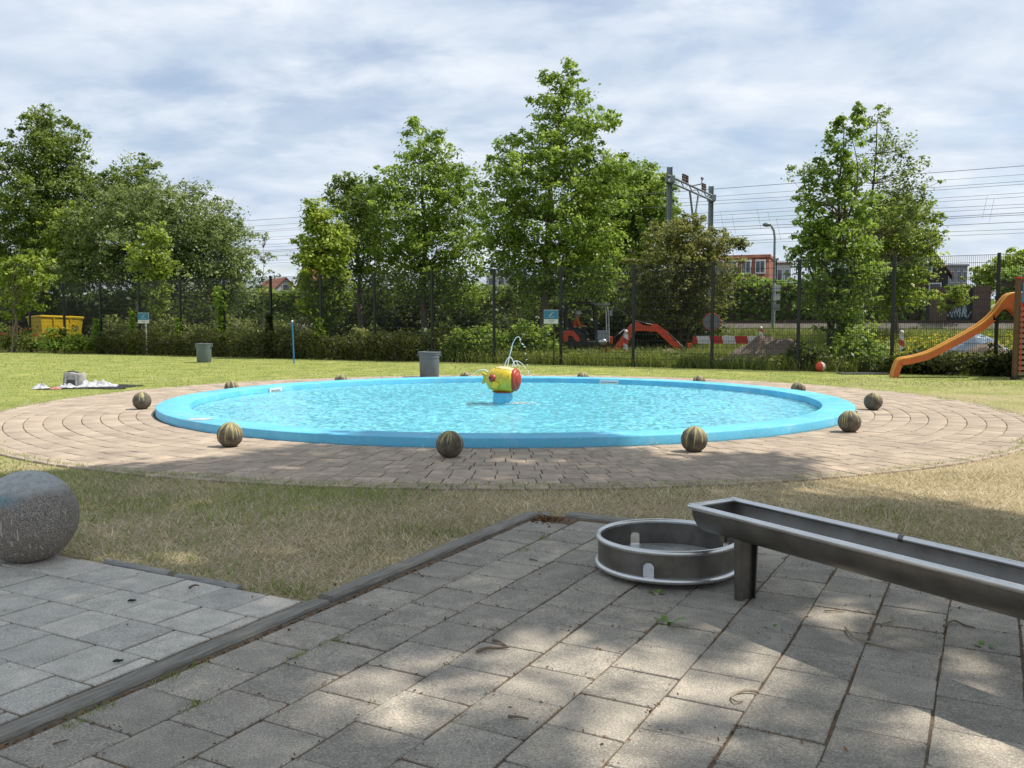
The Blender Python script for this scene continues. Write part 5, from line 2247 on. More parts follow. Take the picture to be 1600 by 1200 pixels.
for q, z in ((ga, zb1), (gb, zb2)):
    mb = MB()
    mb.bbox((q.x, q.y - 0.16, z), (0.42, 0.5, 0.34), 0.02)
    mb.build('bracket', M['gantry_steel'], gan)
for f, n in ((0.30, 3), (0.36, 2), (0.72, 3)):
    for i in range(n):
        p = a.lerp(b, f + i * 0.03) + Vector((0, 0, 0.12))
        mb = MB()
        mb.lathe([(0.02, 0.0), (0.07, 0.04), (0.05, 0.1), (0.075, 0.16), (0.05, 0.22), (0.075, 0.28), (0.05, 0.34), (0.07, 0.42), (0.01, 0.44)], p, 8)
        mb.build('insulator', M['insulator'], gan, smooth=True)
mb = MB()
p = a.lerp(b, 0.46) + Vector((0, 0, 0.1))
mb.tube([p, p + Vector((0.55, 0, 0.1)), p + Vector((0.6, 0, 0.32))], 0.035, 6)
mb.sphere(p + Vector((0.6, 0, 0.4)), 0.09, 8, 6)
mb.build('arm', M['gantry_steel'], gan)
for f, dx in ((0.44, 0.35), (0.63, -0.35)):
    p = a.lerp(b, f) + Vector((0, 0, -0.16))
    q = a.lerp(b, 0.54) + Vector((0, 0, -1.9))
    mb = MB()
    mb.tube([p, q + (p - q) * 0.06], 0.06, 6)
    mb.build('drop_strut', M['gantry_steel'], gan)
mb = MB()
q = a.lerp(b, 0.54) + Vector((0, 0, -1.8))
mb.tube([q, q + Vector((0, 0, -1.1))], 0.06, 6)
mb.build('drop_tube', M['gantry_steel'], gan)

ordn = ['topmost', 'second highest', 'third highest', 'fourth highest', 'fifth highest', 'sixth highest', 'seventh highest', 'eighth highest', 'ninth highest', 'tenth highest', 'eleventh highest', 'twelfth highest', 'lowest']
wy = [261, 275, 286, 291, 303, 309, 320, 325.5, 334, 338, 349, 359, 364.5]
wc = [49.5, 57.5, 52.5, 50.5, 56, 57.5, 52.4, 56.4, 52.4, 56.4, 52.4, 56.4, 58.5]
for i, (y_, c_) in enumerate(zip(wy, wc)):
    Y_ = c_ / (1 + FENCE_M * 800 / FPX)
    z_ = CAM_H + (503 - y_) / FPX * Y_
    mb = MB()
    pts = []
    for k in range(33):
        s = -95 + 155 * k / 32
        q = line_pt(c_, s)
        sag = 0.10 * math.sin(math.pi * ((s + 20) % 50) / 50) if i in (0, 1, 4, 5) else 0.03 * math.sin(s * 0.3 + i)
        pts.append((q.x, q.y, z_ - sag))
    mb.tube(pts, 0.012 if i in (0, 8, 9, 10) else 0.009, 4)
    w = mb.build('overhead_wire', M['wire'])
    tag(w, ordn[i] + ' overhead railway wire as seen against the sky', 'wire', 'overhead railway wires')
    if i in (4, 5, 6):                      # droppers down to the contact wire below
        for s in (-34, -30, 4, 5.5, 9, 11, 22, 25, 27):
            q = line_pt(c_, s + i)
            dz = 1.15
            mb = MB()
            mb.tube([(q.x, q.y, z_ - .05), (q.x + (0.25 if int(s) % 2 else -0.2), q.y, z_ - dz)], 0.007, 3)
            mb.build('dropper', M['wire'], w)

YL = 40.0
lp = at(1208, 500, YL)
lamp = empty('street_lamp', (lp.x, YL, 0.4), 'grey street lamp with a short curved arm near the railway', 'street lamp')
mb = MB()
zt = at(1207, 352, YL).z
mb.tube([(lp.x, YL, 0.3), (lp.x, YL, 3.1)], 0.085, 12)
mb.build('base_tube', M['lamp_metal'], lamp, smooth=True)
mb = MB()
mb.tube([(lp.x, YL, 3.0), (lp.x, YL, zt - 0.55), (lp.x - 0.04, YL, zt - 0.25), (lp.x - 0.14, YL, zt - 0.05), (lp.x - 0.24, YL, zt + 0.02)], [0.058, 0.05, 0.048, 0.045, 0.04], 10)
mb.build('pole', M['lamp_metal'], lamp, smooth=True)
mb = MB()
mb.sphere((lp.x - 0.36, YL, zt + 0.03), 0.2, 14, 10, (1.0, 0.6, 0.5))
mb.build('head', M['lamp_metal'], lamp, smooth=True)
for i, (z, c) in enumerate(((2.95, 'sign_white'), (2.55, 'sign_white'), (2.1, 'wall_grey'))):
    mb = MB()
    mb.bbox((lp.x + 0.12, YL - 0.09, z), (0.30, 0.01, 0.28), 0.003)
    mb.build('sticker', M[c], lamp)

# ------------------------------------------------------------------ ivy wall along the railway with a dark gate
ANG_D = math.atan2(DIR.y, DIR.x)


def wall_seg(c, s0, s1, z0, z1, mat, th=0.3):
    a, b = line_pt(c, s0), line_pt(c, s1)
    mb = MB()
    mb.box(((a.x + b.x) / 2, (a.y + b.y) / 2, (z0 + z1) / 2), (abs(s1 - s0), th, z1 - z0), rz=ANG_D)
    return mb


def s_of_px(px, c):
    """distance along the line c where image column px meets it"""
    u = (px - 800) / FPX
    Y = c / (1 + FENCE_M * u)
    return u * Y * CN


WC = 62.0
g0, g1 = s_of_px(1474, WC), s_of_px(1520, WC)
for nm, s0, s1, lb in (('ivy_wall', -70, g0 - 1.0, 'long railway wall covered with green ivy left of the dark gate'), ('ivy_wall', g1 + 1.0, 48, 'ivy covered railway wall right of the dark gate behind the slide')):
    o = wall_seg(WC, s0, s1, 0.9, 3.75, 'wall_brick').build(nm, M['wall_brick'])
    tag(o, lb, 'wall', 'ivy covered railway walls')
    L = s1 - s0
    n = int(L * 290)
    sv_ = rng.uniform(s0, s1, n)
    zv = 1.2 + 2.95 * rng.random(n) ** 0.8
    off = rng.uniform(-0.75, -0.1, n) * (0.4 + 0.6 * rng.random(n))
    top = zv > 3.5
    off[top] = rng.uniform(-0.7, 0.5, top.sum())
    bx0 = np.array([line_pt(WC, s)[:2] for s in sv_])
    pts = np.column_stack([bx0 + np.outer(off, np.array(NRM[:2])), zv + 0.25 * np.sin(sv_ * 1.3) * (zv > 3.3)])
    t = (0.35 + 0.12 * (zv - 2) + 0.18 * rng.normal(size=n)).clip(0.02, 0.98)
    leaf_object('ivy', [leaves(pts, 0.24, 0.3, np.tile(-np.array(NRM), (n, 1)), tint=t, aspect=0.8)], M['leaf_bright'], o)
gt = wall_seg(WC, g0, g1, 0.9, 3.4, 'gate_green', 0.12).build('railway_gate', M['gate_green'])
tag(gt, 'dark green gate with pale graffiti in the railway wall', 'gate')
rg = random.Random(4)
ga_, gb_ = line_pt(WC, g0), line_pt(WC, g1)
mb = MB()
for k in range(16):                      # sprayed strokes
    f = 0.10 + 0.045 * k
    p = ga_.lerp(gb_, f) - NRM * 0.075
    h = rg.uniform(.25, .6)
    q = p + DIR * rg.uniform(-.25, .3)
    z0_ = 1.75 + rg.uniform(-.1, .15)
    mb.tube([(p.x, p.y, z0_), (q.x, q.y, z0_ + h), ((p.x + q.x) / 2 + .12, (p.y + q.y) / 2, z0_ + h * .3)], 0.035, 4)
mb.build('graffiti', M['graffiti'], gt)
for s_ in (g0 - 0.36, g1 + 0.30):
    o = wall_seg(WC - 0.1, s_ - 0.42, s_ + 0.42, 0.9, 3.35, 'wall_brick', 0.6).build('brick_pier', M['wall_brick'])
    tag(o, 'brown brick pier at the ' + ('left' if s_ < g1 else 'right') + ' side of the dark railway gate', 'pier', 'brick piers of the gate')

# ------------------------------------------------------------------ houses beyond the railway


def gable_house(name, label, px0, px1, ridge_y, eave_y, Y, depth, wallm, roofm='roof_tile', group='houses beyond the railway', rz=0.0, win=True):
    a, b = at(px0, eave_y, Y), at(px1, eave_y, Y)
    zr = at(px0, ridge_y, Y).z
    W = b.x - a.x
    cx = (a.x + b.x) / 2
    root = empty(name, (cx, Y, 0), label, 'house', group)
    root.rotation_euler = (0, 0, rz)
    mb = MB()
    ze = a.z
    vs = [(-W / 2, 0, 0), (W / 2, 0, 0), (W / 2, 0, ze), (0, 0, zr), (-W / 2, 0, ze), (-W / 2, depth, 0), (W / 2, depth, 0), (W / 2, depth, ze), (0, depth, zr), (-W / 2, depth, ze)]
    mb.add(vs, [(0, 1, 2, 3, 4), (9, 8, 7, 6, 5), (1, 6, 7, 2), (0, 4, 9, 5), (2, 7, 8, 3), (3, 8, 9, 4)])
    mb.build('wall', M[wallm], root, local=True)
    for sg in (-1, 1):
        mb = MB()
        k = (zr - ze) / (W / 2)
        ov = 0.35
        p0, p1 = Vector((0, -0.3, zr + 0.06)), Vector((sg * (W / 2 + ov), -0.3, ze - k * ov + 0.06))
        p2, p3 = Vector((p1.x, depth + 0.3, p1.z)), Vector((0, depth + 0.3, zr + 0.06))
        up = Vector((0, 0, 0.14))
        mb.add([p0, p1, p2, p3, p0 + up, p1 + up, p2 + up, p3 + up], [(3, 2, 1, 0), (4, 5, 6, 7), (0, 1, 5, 4), (1, 2, 6, 5), (2, 3, 7, 6), (3, 0, 4, 7)])
        mb.build('roof', M[roofm], root, local=True)
    if win:
        for x, z in ((0, ze + (zr - ze) * 0.25), (-W * .22, ze - 1.6), (W * .22, ze - 1.6)):
            mb = MB()
            mb.box((x, -0.03, z), (1.0, 0.08, 1.2))
            w = mb.build('window', M['window_white'], root, local=True)
            mb = MB()
            mb.box((x, -0.08, z), (0.8, 0.03, 1.0))
            mb.build('pane', M['window_glass'], w, local=True)
    return root


gable_house('gabled_house', 'white gabled house with red roof seen left of the slim lime tree', 425, 468, 435, 456, 128, 9, 'render_white', rz=0.55)
gable_house('gabled_house', 'house whose steep red roof peeks out behind the slim lime tree', 466, 492, 405, 440, 120, 8, 'wall_brick', rz=-0.35)
gable_house('gabled_house', 'dark gabled house with red verge right of the big ivy tree', 1416, 1478, 380, 424, 78, 9, 'wall_dark', rz=-0.45)

# terrace with mansard roof and dormers
YM = 92
m0, m1 = at(1112, 436, YM), at(1197, 436, YM)
zt_, zb_ = at(1150, 401, YM).z, at(1150, 437, YM).z
mh = empty('mansard_house', ((m0.x + m1.x) / 2, YM, 0), 'red roofed terrace house with white dormer windows behind the hawthorn', 'house', 'houses beyond the railway')
W = m1.x - m0.x
mh.rotation_euler = (0, 0, -0.35)
mb = MB()
mb.box((0, 4, zb_ / 2), (W, 8, zb_))
mb.build('wall', M['wall_brick'], mh, local=True)
mb = MB()
mb.prism([(-.25, zb_), (.9, zt_ - .1), (7.1, zt_ - .1), (8.25, zb_)], (0, 1, 0), (0, 0, 1), (1, 0, 0), (0, 0, 0), W + 0.3)
mb.build('roof', M['roof_tile'], mh, local=True)
mb = MB()
mb.box((0, 4, zt_ + 0.06), (W + .5, 6.8, 0.3))
mb.build('roof_edge', M['roof_tile'], mh, local=True)
for i in range(4):
    x = -W / 2 + W * (i + 0.5) / 4
    mb = MB()
    mb.box((x, 0.45, (zt_ + zb_) / 2 + 0.1), (0.95, 1.3, (zt_ - zb_) * 0.62))
    d = mb.build('dormer', M['window_white'], mh, local=True)
    for sx in (-.22, .22):
        mb = MB()
        mb.box((x + sx, -0.22, (zt_ + zb_) / 2 + 0.1), (0.32, 0.06, (zt_ - zb_) * 0.46))
        mb.build('pane', M['window_glass'], d, local=True)


def block(name, label, px0, px1, top_y, Y, depth, wallm, rows, cols, rz=0.0, group='houses beyond the railway', band=None):
    a, b = at(px0, top_y, Y), at(px1, top_y, Y)
    W, zt = b.x - a.x, a.z
    root = empty(name, ((a.x + b.x) / 2, Y, 0), label, 'building', group)
    root.rotation_euler = (0, 0, rz)
    mb = MB()
    mb.box((0, depth / 2, zt / 2), (W, depth, zt))
    mb.build('wall', M[wallm], root, local=True)
    mb = MB()
    mb.box((0, depth / 2, zt + 0.12), (W + 0.3, depth + 0.3, 0.24))
    mb.build('roof', M[band or 'wall_grey'], root, local=True)
    for r_ in range(rows):
        for c in range(cols):
            x, z = -W / 2 + W * (c + .5) / cols, zt - 1.3 - r_ * 2.7
            if z < 1.5:
                continue
            mb = MB()
            mb.box((x, -0.03, z), (W / cols * 0.62, 0.1, 1.5))
            w = mb.build('window', M['window_white'], root, local=True)
            mb = MB()
            mb.box((x, -0.09, z), (W / cols * 0.5, 0.04, 1.3))
            mb.build('pane', M['window_glass'], w, local=True)
    return root


block('house_block', 'dark flat roofed extension beside the red mansard terrace', 1193, 1214, 407, 97, 7, 'wall_dark', 2, 2)
block('house_block', 'pale block with orange trim half hidden by the street lamp', 1212, 1236, 413, 110, 8, 'render_white', 2, 2, band='roof_tile')
block('house_block', 'grey flat roofed building behind the small tree by the gate', 1484, 1512, 416, 112, 10, 'wall_grey', 3, 3)
block('house_block', 'pale rendered building glimpsed between the trees behind the fish', 760, 822, 428, 135, 9, 'render_white', 2, 4)
# ------------------------------------------------------------------ trees
G1 = 'trees beyond the fence'
s48 = lambda px, Y: (px - 800) / FPX * Y
tree('alder_tree', 'tall dark alder tree at the far left', 'tree', G1, s48(75, 54), 54, [(70, 195, 24, 26), (88, 225, 42, 32), (60, 250, 52, 34), (112, 285, 34, 36), (55, 315, 74, 52), (30, 375, 70, 60), (105, 360, 52, 56), (25, 440, 60, 50)], 54, 0.2, 'leaf_alder', trunk_r=0.2, cr=0.5, per=40, dens=0.9)
tree('alder_tree', 'smaller dark alder whose top shows behind the rounded willow', 'tree', G1, s48(212, 56), 56, [(214, 262, 24, 18), (205, 290, 44, 22), (170, 292, 30, 16), (215, 330, 50, 30)], 56, 0.19, 'leaf_alder', trunk_r=0.17, cr=0.5, per=38, dens=0.8)
tree('willow_tree', 'broad rounded grey green willow behind the left fence', 'tree', G1, s48(225, 51), 51, [(215, 320, 62, 30), (165, 365, 52, 44), (290, 355, 62, 46), (335, 400, 48, 56), (230, 390, 100, 66), (170, 440, 70, 50), (310, 450, 72, 50), (365, 440, 28, 40)], 51, 0.18, 'leaf_willow', trunk_r=0.22, cr=0.52, per=46, dens=0.85, multi=3)
tree('feathery_tree', 'thin feathery tree leaning right behind the willow', 'tree', G1, s48(320, 52), 52, [(315, 300, 16, 22), (275, 300, 34, 16), (330, 325, 30, 26), (360, 350, 26, 26), (385, 368, 22, 12), (345, 380, 40, 30)], 52, 0.15, 'leaf_willow', trunk_r=0.13, cr=0.42, per=20, dens=0.6, limbs=70, limb_k=0.6)
tree('maple_tree', 'yellow green maple between the left alder and the willow', 'tree', G1, s48(112, 52), 52, [(125, 340, 22, 20), (108, 365, 36, 32), (100, 410, 40, 40), (125, 420, 30, 36)], 52, 0.18, 'leaf_lime', trunk_r=0.10, cr=0.4, per=40)
tree('young_tree', 'young pale leaved tree in front of the left end of the fence', 'tree', G1, s48(25, 42.6), 42.6, [(50, 408, 26, 14), (25, 425, 26, 22), (55, 440, 28, 18), (15, 460, 20, 22), (50, 472, 20, 16), (20, 490, 16, 14)], 42.6, 0.19, 'leaf_lime', 'bark_pale', trunk_r=0.05, cr=0.3, per=24, dens=0.7, multi=3, depth=0.6)
tree('climber_tree', 'upright lime green tree growing in front of the willow', 'tree', G1, s48(240, 41), 41, [(238, 368, 22, 22), (225, 400, 24, 30), (252, 405, 20, 34), (240, 445, 24, 34), (245, 485, 14, 24)], 41, 0.17, 'leaf_lime', trunk_r=0.06, cr=0.32, per=26, dens=0.75, depth=0.7)
tree('sapling', 'sparse thin sapling between the willow and the slim lime tree', 'tree', G1, s48(411, 43), 43, [(411, 372, 8, 10), (400, 398, 14, 8), (420, 405, 14, 10), (412, 428, 20, 10), (405, 445, 12, 8)], 43, 0.15, 'leaf_willow', trunk_r=0.035, cr=0.25, per=9, dens=0.55, depth=0.6)
tree('lime_tree', 'slim upright lime green tree at the fence right of the white house', 'tree', G1, s48(503, 36.2), 36.2, [(491, 322, 10, 14), (482, 342, 14, 14), (503, 355, 26, 26), (494, 390, 30, 30), (520, 395, 26, 40), (500, 435, 34, 36), (524, 455, 22, 30), (503, 485, 28, 30), (500, 510, 18, 16)], 36.2, 0.18, 'leaf_lime', trunk_r=0.07, cr=0.36, per=34, dens=1.25, depth=0.8)
tree('oak_tree', 'dark leafy tree right behind the slim lime tree', 'tree', G1, s48(565, 41), 41, [(532, 286, 8, 14), (548, 290, 12, 16), (540, 318, 28, 24), (582, 310, 26, 24), (565, 350, 50, 36), (560, 405, 56, 44)], 41, 0.17, 'leaf_alder', trunk_r=0.14, cr=0.44, per=42)
tree('alder_tree', 'alder with thin pointed top left of the tallest tree', 'tree', G1, s48(662, 39), 39, [(648, 195, 6, 10), (655, 212, 16, 14), (688, 215, 10, 8), (660, 240, 30, 22), (690, 250, 26, 20), (655, 282, 52, 30), (705, 290, 40, 30), (600, 310, 34, 26), (650, 330, 66, 34), (715, 340, 40, 34), (620, 375, 60, 36), (690, 390, 66, 40), (650, 430, 60, 34), (705, 440, 50, 34), (725, 470, 36, 24)], 39, 0.165, 'leaf_bright', trunk_r=0.17, cr=0.42, per=34, dens=0.85)
tree('alder_tree', 'tallest tree standing in the middle behind the fish', 'tree', G1, s48(850, 35.5), 35.5, [(892, 106, 8, 12), (850, 124, 10, 7), (880, 130, 24, 16), (900, 150, 22, 18), (868, 165, 34, 18), (905, 195, 50, 18), (855, 195, 30, 18), (940, 195, 22, 12), (800, 225, 26, 9), (870, 228, 56, 24), (830, 262, 70, 24), (915, 262, 54, 26), (965, 262, 20, 16), (790, 300, 46, 28), (865, 305, 70, 32), (935, 320, 48, 36), (780, 350, 44, 32), (850, 360, 76, 36), (920, 380, 50, 40), (790, 400, 40, 34), (850, 415, 62, 38), (895, 435, 44, 34), (835, 455, 34, 26), (930, 430, 40, 34)], 35.5, 0.16, 'leaf_bright', trunk_r=0.2, cr=0.38, per=36, dens=0.8, limbs=80)
tree('maple_tree', 'rounded bright green tree behind the left gantry mast', 'tree', G1, s48(985, 50), 50, [(955, 285, 36, 26), (1000, 285, 32, 26), (1030, 305, 26, 30), (985, 330, 60, 44), (940, 370, 50, 50), (1010, 380, 56, 50), (960, 420, 60, 40)], 50, 0.2, 'leaf_bright', trunk_r=0.2, cr=0.48, per=50)
tree('hawthorn_tree', 'brownish green hawthorn beside the street lamp', 'tree', G1, s48(1065, 38.5), 38.5, [(1075, 355, 30, 16), (1055, 375, 46, 24), (1100, 385, 40, 22), (1140, 380, 22, 9), (1160, 384, 8, 5), (1050, 415, 64, 34), (1110, 420, 42, 30), (1040, 455, 60, 34), (1095, 460, 50, 32), (1050, 490, 56, 26)], 38.5, 0.135, 'leaf_hawthorn', 'bark_brown', trunk_r=0.12, cr=0.36, per=42, multi=3)
tree('ivy_tree', 'dense ivy clad tree right of the street lamp', 'tree', G1, s48(1302, 28.6), 28.6, [(1340, 176, 6, 10), (1308, 190, 6, 9), (1336, 205, 14, 20), (1312, 225, 16, 22), (1300, 262, 22, 26), (1332, 262, 20, 34), (1290, 300, 30, 26), (1325, 320, 34, 34), (1275, 345, 32, 34), (1310, 370, 52, 38), (1265, 390, 30, 28), (1300, 420, 54, 40), (1340, 430, 40, 40), (1295, 470, 46, 36), (1325, 490, 40, 36), (1315, 525, 30, 28)], 28.6, 0.15, 'leaf_bright', 'bark_brown', trunk_r=0.10, cr=0.3, per=34, dens=0.8, multi=4)
tree('alder_tree', 'sparse open branched tree showing sky behind the ivy tree', 'tree', G1, s48(1345, 33), 33, [(1378, 172, 10, 12), (1362, 200, 16, 22), (1390, 230, 30, 22), (1370, 260, 36, 24), (1425, 262, 26, 18), (1410, 295, 40, 20), (1440, 320, 22, 16), (1380, 320, 44, 26), (1245, 272, 20, 9), (1270, 262, 18, 12), (1255, 305, 20, 10), (1415, 350, 44, 20), (1455, 372, 26, 9)], 33, 0.12, 'leaf_alder', 'bark_brown', trunk_r=0.11, cr=0.32, per=22, dens=0.75, limbs=110, limb_k=0.4)
tree('maple_tree', 'light green maple low behind the right tree and dark gabled house', 'tree', G1, s48(1400, 37), 37, [(1405, 330, 36, 24), (1425, 365, 36, 32), (1380, 370, 46, 40), (1425, 410, 36, 36), (1380, 425, 50, 40), (1395, 465, 44, 30)], 37, 0.17, 'leaf_lime', trunk_r=0.13, cr=0.42, per=44)
tree('garden_tree', 'light green tree cut by the right edge above the slide', 'tree', G1, s48(1595, 58), 58, [(1585, 412, 26, 18), (1565, 430, 24, 16), (1610, 425, 30, 24), (1590, 448, 40, 14)], 58, 0.24, 'leaf_lime', trunk_r=0.12, cr=0.5, per=44, zbase=0.5)
tree('garden_tree', 'small light green tree left of the right fence post top', 'tree', G1, s48(1533, 62), 62, [(1536, 425, 14, 9), (1535, 440, 22, 9)], 62, 0.22, 'leaf_lime', trunk_r=0.08, cr=0.4, per=34, zbase=1.0)
tree('small_tree', 'small tree with flat crown in front of the graffiti gate', 'tree', G1, s48(1481, 40), 40, [(1495, 452, 20, 8), (1480, 464, 22, 9), (1503, 470, 16, 8), (1480, 480, 12, 7)], 40, 0.16, 'leaf_lime', 'bark_brown', trunk_r=0.045, cr=0.28, per=26, dens=0.9, zbase=0.0)

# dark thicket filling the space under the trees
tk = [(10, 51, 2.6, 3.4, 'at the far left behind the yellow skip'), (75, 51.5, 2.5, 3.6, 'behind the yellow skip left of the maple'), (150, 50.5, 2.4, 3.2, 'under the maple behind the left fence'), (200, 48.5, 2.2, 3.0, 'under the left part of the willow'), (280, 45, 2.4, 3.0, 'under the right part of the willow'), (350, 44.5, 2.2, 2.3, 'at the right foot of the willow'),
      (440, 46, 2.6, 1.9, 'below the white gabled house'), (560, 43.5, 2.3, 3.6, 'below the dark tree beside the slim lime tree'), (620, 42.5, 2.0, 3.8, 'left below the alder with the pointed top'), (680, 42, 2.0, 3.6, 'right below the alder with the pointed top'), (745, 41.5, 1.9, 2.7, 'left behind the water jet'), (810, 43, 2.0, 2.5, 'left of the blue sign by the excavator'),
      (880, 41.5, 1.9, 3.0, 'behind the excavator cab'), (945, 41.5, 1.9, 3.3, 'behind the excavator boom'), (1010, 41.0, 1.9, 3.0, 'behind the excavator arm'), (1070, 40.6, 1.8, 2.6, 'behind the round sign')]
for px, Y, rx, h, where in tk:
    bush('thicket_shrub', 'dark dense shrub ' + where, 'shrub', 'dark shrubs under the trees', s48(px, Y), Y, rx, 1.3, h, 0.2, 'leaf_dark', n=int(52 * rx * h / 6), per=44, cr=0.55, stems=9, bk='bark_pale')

# ------------------------------------------------------------------ hedge and climbers along the fence


def hedge_run(label, px0, px1, off, h, d, mat, seed, dens=1.0):
    c = FENCE_C + off
    s0, s1 = s_of_px(px0, c), s_of_px(px1, c)
    a, b = line_pt(c, s0), line_pt(c, s1)
    root = empty('hedge', ((a.x + b.x) / 2, (a.y + b.y) / 2, 0), label, 'hedge', 'hedges along the fence')
    L = abs(s1 - s0)
    n = int(L * 620 * dens * h)
    s = rng.uniform(s0, s1, n)
    w = rng.uniform(-d, d, n)
    w = np.sign(w) * np.abs(w) ** 0.7 * d ** 0.3
    hh = h * (1 + 0.16 * np.sin(s * 1.7 + seed) + 0.10 * np.sin(s * 4.3 + seed * 2))
    z = 0.02 + hh * rng.random(n) ** 0.85
    base = np.array([0, c, 0]) + np.outer(s, np.array(DIR)) + np.outer(w, np.array(NRM))
    base[:, 2] = z
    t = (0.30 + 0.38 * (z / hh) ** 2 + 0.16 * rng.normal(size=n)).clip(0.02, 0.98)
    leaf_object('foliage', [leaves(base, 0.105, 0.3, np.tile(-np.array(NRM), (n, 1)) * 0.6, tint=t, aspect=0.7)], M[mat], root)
    mb = MB()
    for k in range(int(L * 7)):
        q = line_pt(c, random.uniform(s0, s1)) + NRM * random.uniform(-d, d) * .9
        limb(mb, (q.x, q.y, -.03), (q.x + random.uniform(-.2, .2), q.y + random.uniform(-.2, .1), random.uniform(.5, .9) * h), 0.010, 0.004, .1, 3, 3)
    mb.build('stem', M['bark_brown'], root)['kind'] = 'stuff'
    return root


hedge_run('brownish clipped hedge along the fence left of the blue pole', 155, 447, -0.35, 1.0, 0.34, 'leaf_hedge', 1)
hedge_run('brownish hedge along the fence right of the blue pole', 447, 650, -0.3, 0.92, 0.34, 'leaf_hedge', 4)
hedge_run('green fresh hedge tops showing behind the left fence', 150, 470, 0.9, 1.45, 0.4, 'leaf_weed', 6, 0.55)
hedge_run('dark low hedge behind the slide at the right fence', 1395, 1600, -0.25, 0.52, 0.3, 'leaf_hedge', 9)


def climber(label, px, h, r_, mat='leaf_bright', off=-0.1):
    c = FENCE_C + off
    q = line_pt(c, s_of_px(px, c))
    root = empty('climbing_ivy', (q.x, q.y, 0), label, 'climber', 'ivy on the fence posts')
    n = int(260 * h * r_ / 0.25)
    z = h * rng.random(n)
    a = rng.random(n) * 6.283
    rad = r_ * (0.75 + 0.35 * np.sin(z * 3.1)) * np.sqrt(rng.random(n))
    pts = np.column_stack([q.x + rad * np.cos(a), q.y + rad * np.sin(a) * .8, z + 0.03])
    leaf_object('foliage', [leaves(pts, 0.12, 0.2, tint=(0.45 + 0.2 * rng.normal(size=n)).clip(0, 1), aspect=.8)], M[mat], root)
    mb = MB()
    for k in range(3):
        mb.tube([(q.x + random.uniform(-.05, .05), q.y - 0.05, z_) for z_ in (0, h * .4, h * .8)], 0.012, 4)
    mb.build('stem', M['bark_brown'], root)['kind'] = 'stuff'


climber('tall ivy column on the fence post right of the lime climber', 346, 2.9, 0.34, 'leaf_bright')
climber('short ivy on the fence post right of the yellow skip', 152, 1.55, 0.26)
climber('ivy on the fence post beside the small left sign', 208, 1.9, 0.28)
climber('ivy cone on the fence post left of the blue pole', 421, 1.75, 0.3, 'leaf_dark')
climber('ivy on the fence post below the slim lime tree', 499, 1.6, 0.32)
climber('ivy on the fence post by the right end of the willow', 280, 1.6, 0.24)

for px, Yo, rx, h, mat, where in ((18, -0.6, 1.0, 1.25, 'leaf_weed', 'rose bush with red flowers at the far left of the fence'), (52, -0.5, 0.7, 1.0, 'leaf_weed', 'leafy bush in front of the yellow skip'), (88, -0.6, 0.7, 1.15, 'leaf_bright', 'green bush below the right end of the yellow skip'), (125, -0.5, 0.7, 0.9, 'leaf_lime', 'pale yellowish bush between skip and clipped hedge'), (108, -.2, .5, 1.3, 'leaf_dark', 'dark bush at the post right of the skip'), (178, 0.7, 0.9, 1.3, 'leaf_willow', 'grey green bush behind the fence left of the small sign')):
    c = FENCE_C + Yo
    q = line_pt(c, s_of_px(px, c))
    bush('garden_bush', where, 'bush', 'bushes at the left end of the fence', q.x, q.y, rx, 0.5, h, 0.12, mat, n=int(60 * rx), per=40, cr=0.26)
q = line_pt(FENCE_C - 0.9, s_of_px(24, FENCE_C - 0.9))
pts = np.column_stack([q.x + rng.normal(size=60) * 0.75, q.y + rng.normal(size=60) * .15 - .1, 0.55 + 0.75 * rng.random(60)])
o = leaf_object('rose_flowers', [leaves(pts, 0.09, 0.2, tint=rng.random(60), aspect=1.0)], M['petal_red'])
tag(o, 'scattered red rose flowers on the far left bush', 'flowers', kind='stuff')
for px, Yo, rx, h, mat, where in ((700, 1.0, 1.1, 1.5, 'leaf_weed', 'light green shrub behind the fence above the nearer bin'), (735, .8, 1.0, 1.3, 'leaf_bright', 'green shrub behind the fence left of the water jet'), (775, 1.2, 1.0, 1.25, 'leaf_bright', 'shrub behind the fence post left of the fish'), (825, 2.0, 1.2, 1.5, 'leaf_bright', 'shrub behind the tall jet left of the blue sign'), (640, 0.7, .9, 1.1, 'leaf_weed', 'pale shrub behind the hedge left of the nearer bin'), (575, 0.8, 1.2, 1.25, 'leaf_weed', 'pale shrub behind the hedge under the dark tree'), (1255, .6, .6, .85, 'leaf_dark', 'dark shrub at the fence left of the play ball'), (1345, 1.0, .9, 1.3, 'leaf_bright', 'green shrub right of the ivy tree trunk'), (1585, .2, 1.0, .7, 'leaf_dark', 'dark shrub behind the foot of the play tower'), (1445, .25, 1.2, .55, 'leaf_dark', 'dark shrub under the lower part of the slide')):
    c = FENCE_C + Yo
    q = line_pt(c, s_of_px(px, c))
    bush('wild_shrub', where, 'shrub', 'wild shrubs at the fence', q.x, q.y, rx, 0.55, h, 0.125, mat, n=int(60 * rx), per=40, cr=0.27)

